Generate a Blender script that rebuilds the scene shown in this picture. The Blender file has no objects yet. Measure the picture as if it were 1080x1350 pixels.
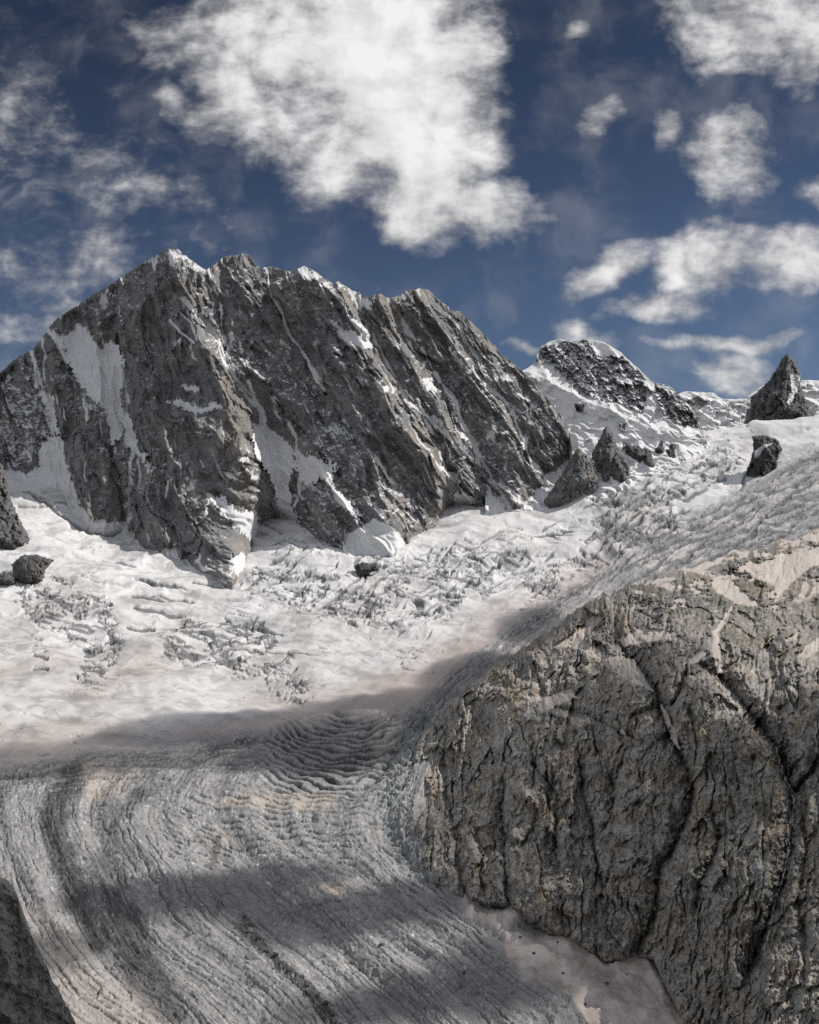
import bpy, math
import numpy as np

# ------------------------------------------------------------------ camera, sky, sun, exposure
F, CX, CY = 1150.0, 540.0, 675.0           # focal length and centre in photograph pixels (1080 x 1350); camera level, at the origin
SC = bpy.context.scene
cam = bpy.data.cameras.new("camera"); cam_o = bpy.data.objects.new("camera", cam)
SC.collection.objects.link(cam_o); SC.camera = cam_o
cam.sensor_fit = 'VERTICAL'; cam.sensor_height = 24.0; cam.lens = F / 1350 * 24.0
cam.clip_start = 1.0; cam.clip_end = 60000
cam_o.rotation_euler = (math.radians(90), 0, 0)
SUN_AZ, SUN_EL = math.radians(71), math.radians(43)     # azimuth from +Y towards +X
SUN = np.array([math.cos(SUN_EL) * math.sin(SUN_AZ), math.cos(SUN_EL) * math.cos(SUN_AZ), math.sin(SUN_EL)])
sun = bpy.data.lights.new("sun", 'SUN'); sun.energy = 4.2; sun.angle = math.radians(0.53); sun.color = (1.0, 0.965, 0.92)
sun_o = bpy.data.objects.new("sun", sun); SC.collection.objects.link(sun_o)
from mathutils import Vector
sun_o.rotation_euler = Vector(SUN).to_track_quat('Z', 'Y').to_euler()
SC.view_settings.view_transform = 'Standard'; SC.view_settings.look = 'None'
SC.view_settings.exposure = 0.0; SC.view_settings.gamma = 1.0
SC.cycles.max_bounces = 4; SC.cycles.diffuse_bounces = 2; SC.cycles.glossy_bounces = 1; SC.cycles.volume_bounces = 0
SC.cycles.transparent_max_bounces = 8; SC.cycles.use_denoising = False

class NT:
    """small helper that writes node trees as expressions"""
    def __init__(s, tree): s.t = tree; s.n = tree.nodes; s.l = tree.links
    def put(s, sock, v):
        if isinstance(v, bpy.types.NodeSocket): s.l.new(v, sock)
        elif v is not None:
            try: sock.default_value = v
            except Exception: sock.default_value = (v, v, v)
    def m(s, op, a, b=None, c=None, clamp=False):
        n = s.n.new('ShaderNodeMath'); n.operation = op; n.use_clamp = clamp
        for i, v in enumerate((a, b, c)):
            if v is not None: s.put(n.inputs[i], v)
        return n.outputs[0]
    def vm(s, op, a, b=None):
        n = s.n.new('ShaderNodeVectorMath'); n.operation = op
        s.put(n.inputs[0], a)
        if b is not None: s.put(n.inputs[1], b)
        return n.outputs['Value'] if op in ('DOT_PRODUCT', 'LENGTH', 'DISTANCE') else n.outputs[0]
    def comb(s, x, y, z=0.0):
        n = s.n.new('ShaderNodeCombineXYZ')
        for i, v in enumerate((x, y, z)): s.put(n.inputs[i], v)
        return n.outputs[0]
    def sep(s, v):
        n = s.n.new('ShaderNodeSeparateXYZ'); s.put(n.inputs[0], v); return n.outputs
    def noise(s, vec, scale, detail=4, rough=0.55, dist=0.0, dim='3D', lac=2.0):
        n = s.n.new('ShaderNodeTexNoise'); n.noise_dimensions = dim
        s.put(n.inputs['Vector'], vec); n.inputs['Scale'].default_value = scale
        n.inputs['Detail'].default_value = detail; n.inputs['Roughness'].default_value = rough
        n.inputs['Lacunarity'].default_value = lac; n.inputs['Distortion'].default_value = dist
        return n.outputs['Fac'], n.outputs['Color']
    def ramp(s, v, a, b, c=0.0, d=1.0, smooth=True):
        n = s.n.new('ShaderNodeMapRange'); n.interpolation_type = 'SMOOTHSTEP' if smooth else 'LINEAR'
        s.put(n.inputs[0], v)
        for i, q in enumerate((a, b, c, d)): s.put(n.inputs[i + 1], q)
        return n.outputs[0]
    def mix(s, f, a, b, mode='MIX'):
        n = s.n.new('ShaderNodeMix'); n.data_type = 'RGBA'; n.blend_type = mode
        s.put(n.inputs['Factor'], f)
        for k, v in ((6, a), (7, b)):
            if isinstance(v, tuple) and len(v) == 3: v = v + (1.0,)
            s.put(n.inputs[k], v)
        return n.outputs[2]

def build_world():
    w = bpy.data.worlds.new("World"); SC.world = w; w.use_nodes = True
    t = NT(w.node_tree); t.n.clear()
    sky = t.n.new('ShaderNodeTexSky'); sky.sky_type = 'NISHITA'; sky.sun_disc = False
    sky.sun_elevation = SUN_EL; sky.sun_rotation = SUN_AZ
    sky.altitude = 2700; sky.air_density = 1.0; sky.dust_density = 0.3; sky.ozone_density = 4.0
    geo = t.n.new('ShaderNodeTexCoord'); d = geo.outputs['Generated']
    x, y, z = t.sep(d)
    ys = t.m('MAXIMUM', y, 0.08)
    u = t.m('ADD', t.m('MULTIPLY', t.m('DIVIDE', x, ys), F / 100), CX / 100)
    v = t.m('SUBTRACT', CY / 100, t.m('MULTIPLY', t.m('DIVIDE', z, ys), F / 100))
    P = t.comb(u, v, 0.0)
    warp = t.noise(P, 0.9, 3, 0.5)[1]
    Pw = t.vm('ADD', P, t.vm('MULTIPLY', t.vm('SUBTRACT', warp, (0.5, 0.5, 0.5)), (0.9, 0.9, 0.0)))
    # cloud bodies: centre, radii, weight, tilt (hundredths of the frame)
    blobs = [(5.0,.6,1.35,1.3,1.4,0),(5.55,1.7,.95,1.15,1.35,0),(3.8,.5,1.5,.85,.9,0),(3.3,1.3,1.1,.65,.75,.6),(4.4,2.0,.85,.7,.9,.5),(5.5,2.6,.85,.6,1.0,.1),
             (6.45,2.85,.8,.4,.9,.05),(2.3,.5,.8,.6,.4,0),(2.6,1.5,.7,.35,.35,.4),(6.3,.8,.5,.9,.4,0),
             (9.7,.3,1.05,.7,.8,.2),(10.6,.5,.7,.7,.8,.3),(9.65,2.1,.62,.62,.8,0),(8.8,1.75,.4,.35,.15,0),(7.8,1.65,.42,.26,.2,-.5),(7.6,.35,.3,.2,.05,0),
             (9.3,3.45,.8,.5,.85,-.1),(10.5,3.45,.8,.42,.7,0),(8.7,4.0,.95,.26,.7,-.12),(7.9,3.55,.75,.26,.65,-.4),
             (9.6,4.47,1.1,.2,.6,-.08),(9.7,4.9,.5,.42,.75,0),(6.9,4.5,.35,.15,.4,0),(7.7,4.4,.6,.22,.55,.45),(10.8,2.5,.5,.4,.4,0),
             (.3,1.6,1.3,1.3,.0,0),(1.9,2.5,1.6,.8,.0,.3),(1.0,3.5,1.7,.6,.08,-.1),(.6,4.2,1.2,.4,.12,0),(2.3,3.2,1.0,.4,.0,0)]
    D = None
    for cx, cy, rx, ry, wt, tilt in blobs:
        dv = t.vm('SUBTRACT', Pw, (cx, cy, 0))
        ca, sa = math.cos(tilt), math.sin(tilt)
        a = t.m('DIVIDE', t.vm('DOT_PRODUCT', dv, (ca, sa, 0)), rx)
        b = t.m('DIVIDE', t.vm('DOT_PRODUCT', dv, (-sa, ca, 0)), ry)
        r2 = t.m('ADD', t.m('MULTIPLY', a, a), t.m('MULTIPLY', b, b))
        f = t.m('SUBTRACT', wt, r2)
        D = f if D is None else t.m('SMOOTH_MAX', D, f, 0.35)
    D = t.m('MAXIMUM', D, -1.2)
    n1 = t.noise(Pw, 1.1, 9, 0.56, 0.05)[0]
    n2 = t.noise(t.vm('MULTIPLY', P, (1.0, 1.6, 1.0)), 3.2, 8, 0.60, 0.05)[0]
    tot = t.m('ADD', D, t.m('ADD', t.m('MULTIPLY', t.m('SUBTRACT', n1, 0.5), 2.6), t.m('MULTIPLY', t.m('SUBTRACT', n2, 0.5), 1.5)))
    alpha = t.ramp(tot, -0.6, 1.0)
    alpha = t.m('POWER', alpha, 1.1)
    # light: brighter where thick, greyer where the puffs turn from the sun
    n1a = t.noise(Pw, 1.1, 3.5, 0.5, 0.25)[0]; n1b = t.noise(t.vm('ADD', Pw, (0.25, -0.22, 0)), 1.1, 3.5, 0.5, 0.25)[0]
    sh = t.m('SUBTRACT', n1a, n1b)
    br = t.m('ADD', t.m('ADD', t.ramp(tot, -0.2, 1.7, 0.50, 0.86), t.m('MULTIPLY', t.m('SUBTRACT', n2, 0.5), 0.12)), t.m('MULTIPLY', sh, 0.62))
    br = t.m('MINIMUM', t.m('MAXIMUM', br, 0.3), 0.90)
    # clouds over the rest of the sky
    gd = t.noise(t.vm('MULTIPLY', d, (1, 1, 1.8)), 2.4, 7, 0.58, 0.3)[0]
    ga = t.ramp(gd, 0.40, 0.56)
    inf = t.m('MULTIPLY', t.ramp(y, 0.35, 0.6), 1.0)
    A = t.m('ADD', t.m('MULTIPLY', alpha, inf), t.m('MULTIPLY', ga, t.m('SUBTRACT', 1.0, inf)))
    ci = t.noise(t.vm('ADD', t.vm('MULTIPLY', Pw, (0.9, 1.5, 1.0)), (3.7, 1.1, 0)), 1.15, 9, 0.62, 0.25)[0]
    cm = t.m('MULTIPLY', t.ramp(u, 3.6, 1.2), t.m('MULTIPLY', inf, t.ramp(v, 0.2, 1.4, 0.35, 1.0)))
    cir = t.m('MULTIPLY', t.m('MULTIPLY', t.ramp(ci, 0.45, 0.82), cm), 0.42)
    veil = t.m('MULTIPLY', t.m('MULTIPLY', t.ramp(n1, 0.42, 0.75), inf), 0.16)
    A = t.m('MAXIMUM', t.m('MAXIMUM', A, cir), veil)
    up = t.ramp(z, -0.02, 0.03)
    A = t.m('MULTIPLY', A, up)
    base = t.mix(1.0, sky.outputs[0], (0.86, 0.78, 0.76), 'MULTIPLY')
    base = t.vm('MULTIPLY', base, (0.049, 0.049, 0.049))
    dz = t.ramp(z, 0.18, 0.52, 1.08, 0.68); base = t.vm('MULTIPLY', base, t.comb(dz, dz, dz))
    cc = t.vm('MULTIPLY', t.comb(br, br, br), (1.0, 0.99, 1.0))
    gb = t.ramp(gd, 0.42, 0.66, 0.50, 0.80); cc = t.mix(inf, t.comb(t.m('MULTIPLY', gb, 0.92), t.m('MULTIPLY', gb, 0.97), t.m('MULTIPLY', gb, 1.06)), cc)
    col = t.mix(A, base, cc)
    bg = t.n.new('ShaderNodeBackground'); t.put(bg.inputs[0], col); bg.inputs[1].default_value = 1.0
    out = t.n.new('ShaderNodeOutputWorld'); t.l.new(bg.outputs[0], out.inputs[0])
    w.cycles.sampling_method = 'MANUAL'; w.cycles.sample_map_resolution = 512
build_world()

# ------------------------------------------------------------------ numeric helpers
def _hash(ix, iy, seed):
    h = (ix.astype(np.int64) * 374761393 + iy.astype(np.int64) * 668265263 + seed * 2147483647) & 0xffffffff
    h = ((h ^ (h >> 13)) * 1274126177) & 0xffffffff
    h = ((h ^ (h >> 16)) * 2246822519) & 0xffffffff
    return (h ^ (h >> 15)) & 0xffffffff
_G = np.array([[math.cos(a), math.sin(a)] for a in np.linspace(0, 2 * math.pi, 32, endpoint=False)], dtype=np.float32)
def perlin(x, y, seed=0):
    x = np.asarray(x, np.float32); y = np.asarray(y, np.float32)
    x, y = np.broadcast_arrays(x, y)
    ix = np.floor(x).astype(np.int32); iy = np.floor(y).astype(np.int32)
    fx = x - ix; fy = y - iy
    ux = fx * fx * fx * (fx * (fx * 6 - 15) + 10); uy = fy * fy * fy * (fy * (fy * 6 - 15) + 10)
    def g(dx, dy):
        k = _hash(ix + dx, iy + dy, seed) & 31
        return _G[k, 0] * (fx - dx) + _G[k, 1] * (fy - dy)
    a = g(0, 0); b = g(1, 0); c = g(0, 1); d = g(1, 1)
    return (a + ux * (b - a) + uy * ((c + ux * (d - c)) - (a + ux * (b - a)))) * 1.5
def fbm(x, y, o=5, seed=0, gain=0.5, lac=2.03):
    s = 0; a = 1.0; t = 0
    for i in range(o):
        s = s + a * perlin(x, y, seed + i * 17); t += a
        x = x * lac + 3.1; y = y * lac + 7.7; a *= gain
    return s / t
def ridged(x, y, o=5, seed=0, gain=0.5, lac=2.07, sharp=1.0):
    """0..1, sharp crests"""
    s = 0; a = 1.0; t = 0; w = 1.0
    for i in range(o):
        n = (1 - np.minimum(np.abs(perlin(x, y, seed + i * 13)) * 1.6, 1)) ** (1 + sharp)
        s = s + a * n * w; t += a
        w = np.clip(n * 1.6, 0.25, 1)
        x = x * lac + 1.7; y = y * lac + 9.2; a *= gain
    return s / t
def worley(x, y, seed=0):
    """F1, F2 and a value per cell"""
    x = np.asarray(x, np.float32); y = np.asarray(y, np.float32)
    ix = np.floor(x).astype(np.int32); iy = np.floor(y).astype(np.int32)
    f1 = np.full(x.shape, 9., np.float32); f2 = f1.copy(); cid = np.zeros(x.shape, np.float32)
    for dx in (-1, 0, 1):
        for dy in (-1, 0, 1):
            h = _hash(ix + dx, iy + dy, seed)
            jx = (h & 1023) / 1023.0; jy = ((h >> 10) & 1023) / 1023.0
            d = np.hypot(ix + dx + jx - x, iy + dy + jy - y).astype(np.float32)
            near = d < f1
            f2 = np.where(near, f1, np.minimum(f2, d)); cid = np.where(near, ((h >> 20) & 1023) / 1023.0, cid)
            f1 = np.where(near, d, f1)
    return f1, f2, cid
def facet(x, y, seed=0, tilt=1.0):
    """broken planes: every cell is a flat face with its own height and slope, about -1..1"""
    x = np.asarray(x, np.float32); y = np.asarray(y, np.float32)
    ix = np.floor(x).astype(np.int32); iy = np.floor(y).astype(np.int32)
    f1 = np.full(x.shape, 9., np.float32); v = np.zeros(x.shape, np.float32)
    for dx in (-1, 0, 1):
        for dy in (-1, 0, 1):
            h = _hash(ix + dx, iy + dy, seed)
            ox = x - (ix + dx + (h & 1023) / 1023.0); oy = y - (iy + dy + ((h >> 10) & 1023) / 1023.0)
            d = np.maximum(np.abs(ox * .9 + oy * .3), np.abs(oy * .9 - ox * .3)).astype(np.float32); k = d < f1
            an = ((h >> 20) & 31)
            val = (((h >> 25) & 127) / 127.0 - .5) + tilt * (_G[an, 0] * ox + _G[an, 1] * oy)
            v = np.where(k, val, v); f1 = np.where(k, d, f1)
    return v
def facets(x, y, o=3, seed=0, gain=.5, lac=2.3):
    s = 0; a = 1.0
    for i in range(o):
        s = s + a * facet(x, y, seed + i * 31); x = x * lac + 5.3; y = y * lac + 2.9; a *= gain
    return s
def cracks(al, ac, sp, L, seed, width=.14, dens=.2, wob=1.4):
    """rows of finite, slightly wandering cracks; al runs along them, ac across"""
    ph = ac / sp + fbm(al / (L * 2.2), ac / (sp * 9), 4, seed, .5) * wob
    row = np.floor(ph); fr = np.abs(ph - row - .5)
    w = width * np.clip((perlin(al / L + row * 17.37, row * 3.71 + .5, seed + 3) + dens) * 3, 0, 1) * (1 + .6 * perlin(al / 9, row * 2.3, seed + 5))
    return np.clip((w - fr) / (.45 * width), 0, 1) * (w > .02)
def sst(a, b, x):
    t = np.clip((x - a) / (b - a), 0, 1); return t * t * (3 - 2 * t)
def lerp(a, b, t): return a + (b - a) * t
def crv(x, pts):
    pts = sorted(pts); return np.interp(x, [p[0] for p in pts], [p[1] for p in pts])
class RBF:
    """smooth surface through scattered control points"""
    def __init__(s, pts, scale=300.0):
        p = np.array(pts, float); s.s = scale; s.c = p[:, :2] / scale
        A = np.sqrt(((s.c[:, None] - s.c[None]) ** 2).sum(-1) + 0.05)
        n = len(p); M = np.zeros((n + 3, n + 3)); M[:n, :n] = A + np.eye(n) * -0.004
        M[:n, n] = 1; M[:n, n + 1:] = s.c; M[n, :n] = 1; M[n + 1:, :n] = s.c.T
        s.w = np.linalg.solve(M, np.concatenate([p[:, 2], [0, 0, 0]]))
    def __call__(s, x, y):
        x = np.clip(np.asarray(x, float), -230, 1330) / s.s; y = np.asarray(y, float) / s.s
        r = s.w[-3] + s.w[-2] * x + s.w[-1] * y
        for (cx, cy), w in zip(s.c, s.w): r = r + w * np.sqrt((x - cx) ** 2 + (y - cy) ** 2 + 0.05)
        return r
def seg_dist(px, py, pts, closed=False, widths=None):
    best = np.full(px.shape, 1e9, np.float32); par = np.zeros(px.shape, np.float32)
    n = len(pts); m = n if closed else n - 1
    for i in range(m):
        ax, ay = pts[i][:2]; bx, by = pts[(i + 1) % n][:2]
        dx, dy = bx - ax, by - ay; L = dx * dx + dy * dy + 1e-9
        t = np.clip(((px - ax) * dx + (py - ay) * dy) / L, 0, 1)
        d = np.hypot(px - ax - t * dx, py - ay - t * dy)
        k = d < best; best = np.where(k, d, best); par = np.where(k, (i + t) / m, par)
    return best, par
def poly_sd(px, py, pts, margin=40):
    """signed distance to a closed outline, positive inside; -margin beyond reach"""
    out = np.full(px.shape, -float(margin), np.float32)
    xs = [p[0] for p in pts]; ys = [p[1] for p in pts]
    box = (px > min(xs) - margin) & (px < max(xs) + margin) & (py > min(ys) - margin) & (py < max(ys) + margin)
    if not box.any(): return out
    x = px[box]; y = py[box]
    d, _ = seg_dist(x, y, pts, True)
    ins = np.zeros(x.shape, bool); n = len(pts)
    for i in range(n):
        ax, ay = pts[i]; bx, by = pts[(i + 1) % n]
        if ay == by: continue
        c = ((ay > y) != (by > y)) & (x < (bx - ax) * (y - ay) / (by - ay) + ax); ins ^= c
    out[box] = np.where(ins, d, -np.minimum(d, margin)); return out
def line_f(px, py, pts, width, power=1.0, fade=0.0):
    """tent of height 1 along a polyline; fade tapers both ends"""
    xs = [p[0] for p in pts]; ys = [p[1] for p in pts]; w = np.max(width)
    box = (px > min(xs) - w) & (px < max(xs) + w) & (py > min(ys) - w) & (py < max(ys) + w)
    out = np.zeros(px.shape, np.float32)
    if not box.any(): return out
    d, t = seg_dist(px[box], py[box], pts)
    v = np.clip(1 - d / width, 0, 1) ** power
    if fade: v = v * np.clip(np.minimum(t, 1 - t) / fade, 0, 1)
    out[box] = v; return out
def Z1(p): return [(x / 2.7, 300 + y / 2.7) for x, y in p]
def Z2(p): return [(300 + x / 2.16, 300 + y / 2.16) for x, y in p]
def Z3(p): return [(640 + x / 2.4545, 400 + y / 2.4545) for x, y in p]
def Z4(p): return [(x / 2., 680 + y / 2.) for x, y in p]
def Z5(p): return [(480 + x / 1.8, 760 + y / 1.8) for x, y in p]
def Z6(p): return [(x / 1.9286, 950 + y / 1.9286) for x, y in p]
def Z7(p): return [(520 + x / 1.9286, 950 + y / 1.9286) for x, y in p]
def world(px, py, Y): return (px - CX) / F * Y, Y, (CY - py) / F * Y

# ------------------------------------------------------------------ materials
def terrain_material(name, bump_scale, bump_dist, fine=0.5, fine_scale=0.05, coat=0.0):
    m = bpy.data.materials.new(name); m.use_nodes = True
    t = NT(m.node_tree); t.n.clear()
    at = t.n.new('ShaderNodeAttribute'); at.attribute_name = 'albedo'
    sn = t.n.new('ShaderNodeAttribute'); sn.attribute_name = 'snow'
    geo = t.n.new('ShaderNodeNewGeometry'); P = geo.outputs['Position']
    f1, c1 = t.noise(P, fine_scale, 6, 0.62)
    f2, _ = t.noise(t.vm('MULTIPLY', P, (1, 1, 0.35)), fine_scale * 0.3, 4, 0.6)
    snow = sn.outputs['Fac']
    k = t.m('SUBTRACT', 1.0, t.m('MULTIPLY', snow, 0.8))
    v = t.m('ADD', t.m('MULTIPLY', t.m('SUBTRACT', f1, 0.5), 2.6 * fine), t.m('MULTIPLY', t.m('SUBTRACT', f2, 0.5), 1.6 * fine))
    v = t.m('ADD', 1.0, t.m('MULTIPLY', v, k))
    v = t.m('MAXIMUM', v, 0.25)
    col = t.vm('MULTIPLY', at.outputs['Color'], t.comb(v, v, v))
    b = t.n.new('ShaderNodeBsdfPrincipled'); t.put(b.inputs['Base Color'], col)
    b.inputs['Roughness'].default_value = 0.85; b.inputs['Specular IOR Level'].default_value = 0.25
    fb, _ = t.noise(P, bump_scale, 8, 0.68)
    bp = t.n.new('ShaderNodeBump'); t.put(bp.inputs['Height'], fb)
    bp.inputs['Distance'].default_value = bump_dist
    t.put(bp.inputs['Strength'], t.m('SUBTRACT', 1.0, t.m('MULTIPLY', snow, 0.75)))
    t.l.new(bp.outputs[0], b.inputs['Normal'])
    o = t.n.new('ShaderNodeOutputMaterial'); t.l.new(b.outputs[0], o.inputs[0])
    return m
M_WALL = terrain_material('far_granite', 0.03, 9.0, 0.35, 0.025)
M_NEAR = terrain_material('near_granite', 0.12, 4.0, 0.5, 0.11)
M_FORE = terrain_material('shaded_gneiss', 0.3, 3.0, 0.4, 0.25)
M_ICE = terrain_material('glacier_ice', 0.28, 1.5, 0.4, 0.14)

# ------------------------------------------------------------------ mesh building
def tag(o, label, cat, kind=None, group=None):
    o['label'] = label; o['category'] = cat
    if kind: o['kind'] = kind
    if group: o['group'] = group
    return o
def new_mesh(name, V, quads, alb, snow, mat, parent=None):
    used = np.zeros(len(V), bool); used[quads.ravel()] = True
    remap = np.cumsum(used) - 1
    V = V[used]; q = remap[quads]; alb = alb[used]; snow = snow[used]
    me = bpy.data.meshes.new(name); n = len(q)
    me.vertices.add(len(V)); me.vertices.foreach_set('co', V.astype(np.float32).ravel())
    me.loops.add(n * 4); me.loops.foreach_set('vertex_index', q.astype(np.int32).ravel())
    me.polygons.add(n); me.polygons.foreach_set('loop_start', np.arange(0, n * 4, 4, dtype=np.int32))
    me.polygons.foreach_set('use_smooth', np.ones(n, bool))
    me.update(calc_edges=True)
    a = me.attributes.new('albedo', 'FLOAT_COLOR', 'POINT')
    c = np.ones((len(V), 4), np.float32); c[:, :3] = np.clip(alb, 0.01, 0.9); a.data.foreach_set('color', c.ravel())
    a = me.attributes.new('snow', 'FLOAT', 'POINT'); a.data.foreach_set('value', snow.astype(np.float32))
    me.materials.append(mat)
    o = bpy.data.objects.new(name, me); SC.collection.objects.link(o)
    if parent: o.parent = parent
    return o
def sheet(name, X, Y, Z, alb, snow, mat, ids=None, names=None):
    """grid of points (rows, columns); ids gives each cell 0 = body, k = k-th child part"""
    H, W = X.shape
    V = np.stack([X, Y, Z], -1).reshape(-1, 3)
    i = np.arange(H * W).reshape(H, W)
    q = np.stack([i[:-1, :-1], i[1:, :-1], i[1:, 1:], i[:-1, 1:]], -1).reshape(-1, 4)
    A = alb.reshape(-1, 3); S = np.broadcast_to(snow, X.shape).reshape(-1)
    idf = np.zeros(len(q), int) if ids is None else ids[:-1, :-1].reshape(-1)
    body = new_mesh(name, V, q[idf == 0], A, S, mat)
    for k, nm in enumerate(names or [], 1):
        if (idf == k).sum() > 12: new_mesh(nm, V, q[idf == k], A, S, mat, body)
    return body
def backed(px, py, Y, n=6, drop=60.0, run=90.0):
    """world grid of a face whose last row is the crest, continued down the far side"""
    X, YY, Z = world(px, py, Y)
    for k in range(1, n + 1):
        X = np.vstack([X, X[-1:]]); YY = np.vstack([YY, YY[-1:] + run * k]); Z = np.vstack([Z, Z[-1:] - drop * k])
    return X, YY, Z
def pad(a, n=6):
    return np.concatenate([a] + [a[-1:]] * n, 0)
def normals(X, Y, Z):
    P = np.stack([X, Y, Z], -1)
    du = np.gradient(P, axis=1); dv = np.gradient(P, axis=0)
    n = np.cross(du, dv); n /= np.linalg.norm(n, axis=-1, keepdims=True) + 1e-9
    flip = (n * P).sum(-1, keepdims=True) > 0          # face the camera
    return np.where(flip, -n, n)
def C(*c): return np.array(c, np.float32)
def cmix(a, b, t): return a + (b - a) * np.clip(t, 0, 1)[..., None]

SNOW, CREAM, DUST = C(.75, .742, .738), C(.53, .488, .456), C(.40, .335, .30)
ROCK, ROCK_D, ROCK_W = C(.20, .197, .198), C(.12, .12, .124), C(.28, .245, .205)

# ------------------------------------------------------------------ shape of the valley: distance of the ice surface
DG = RBF([(-150,1420,1020),(0,1420,1040),(300,1420,1060),(540,1420,1080),(800,1420,1080),(1080,1420,1080),(1230,1420,1080),
          (-150,1350,1130),(0,1350,1150),(540,1350,1200),(800,1350,1210),(1230,1350,1210),(0,1200,1470),(250,1200,1480),(540,1200,1490),(800,1200,1500),(1230,1200,1480),
          (0,1100,1770),(300,1100,1780),(540,1100,1770),(0,1000,2180),(250,1000,2150),(540,1000,2130),(900,1000,2100),(1230,1000,2080),
          (0,900,2700),(250,900,2750),(540,930,2500),(540,850,3080),(0,800,3430),(200,820,3380),(-150,800,3430),(-150,1000,2200),
          (540,780,3780),(540,715,4480),(400,720,4420),(310,765,4020),(200,735,4250),(120,690,4500),(60,650,4680),(0,620,4800),(-150,620,4800),(0,700,4200),(-150,700,4200),
          (650,670,5000),(720,668,5080),(770,650,5150),(830,625,5400),(900,590,5750),(950,562,6150),(1080,547,6050),(1230,535,6100),(1080,600,5350),(1230,600,5300),
          (1080,650,4650),(1080,700,4080),(1230,700,4050),(900,650,5000),(900,700,4400),(800,700,4500),(800,760,3850),(700,760,3900),(700,830,3180),(950,760,3650),(1230,850,2750),(900,850,2850),
          (300,650,5300),(0,540,5600),(540,620,5800),(700,600,5900),(820,560,6400)])

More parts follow.
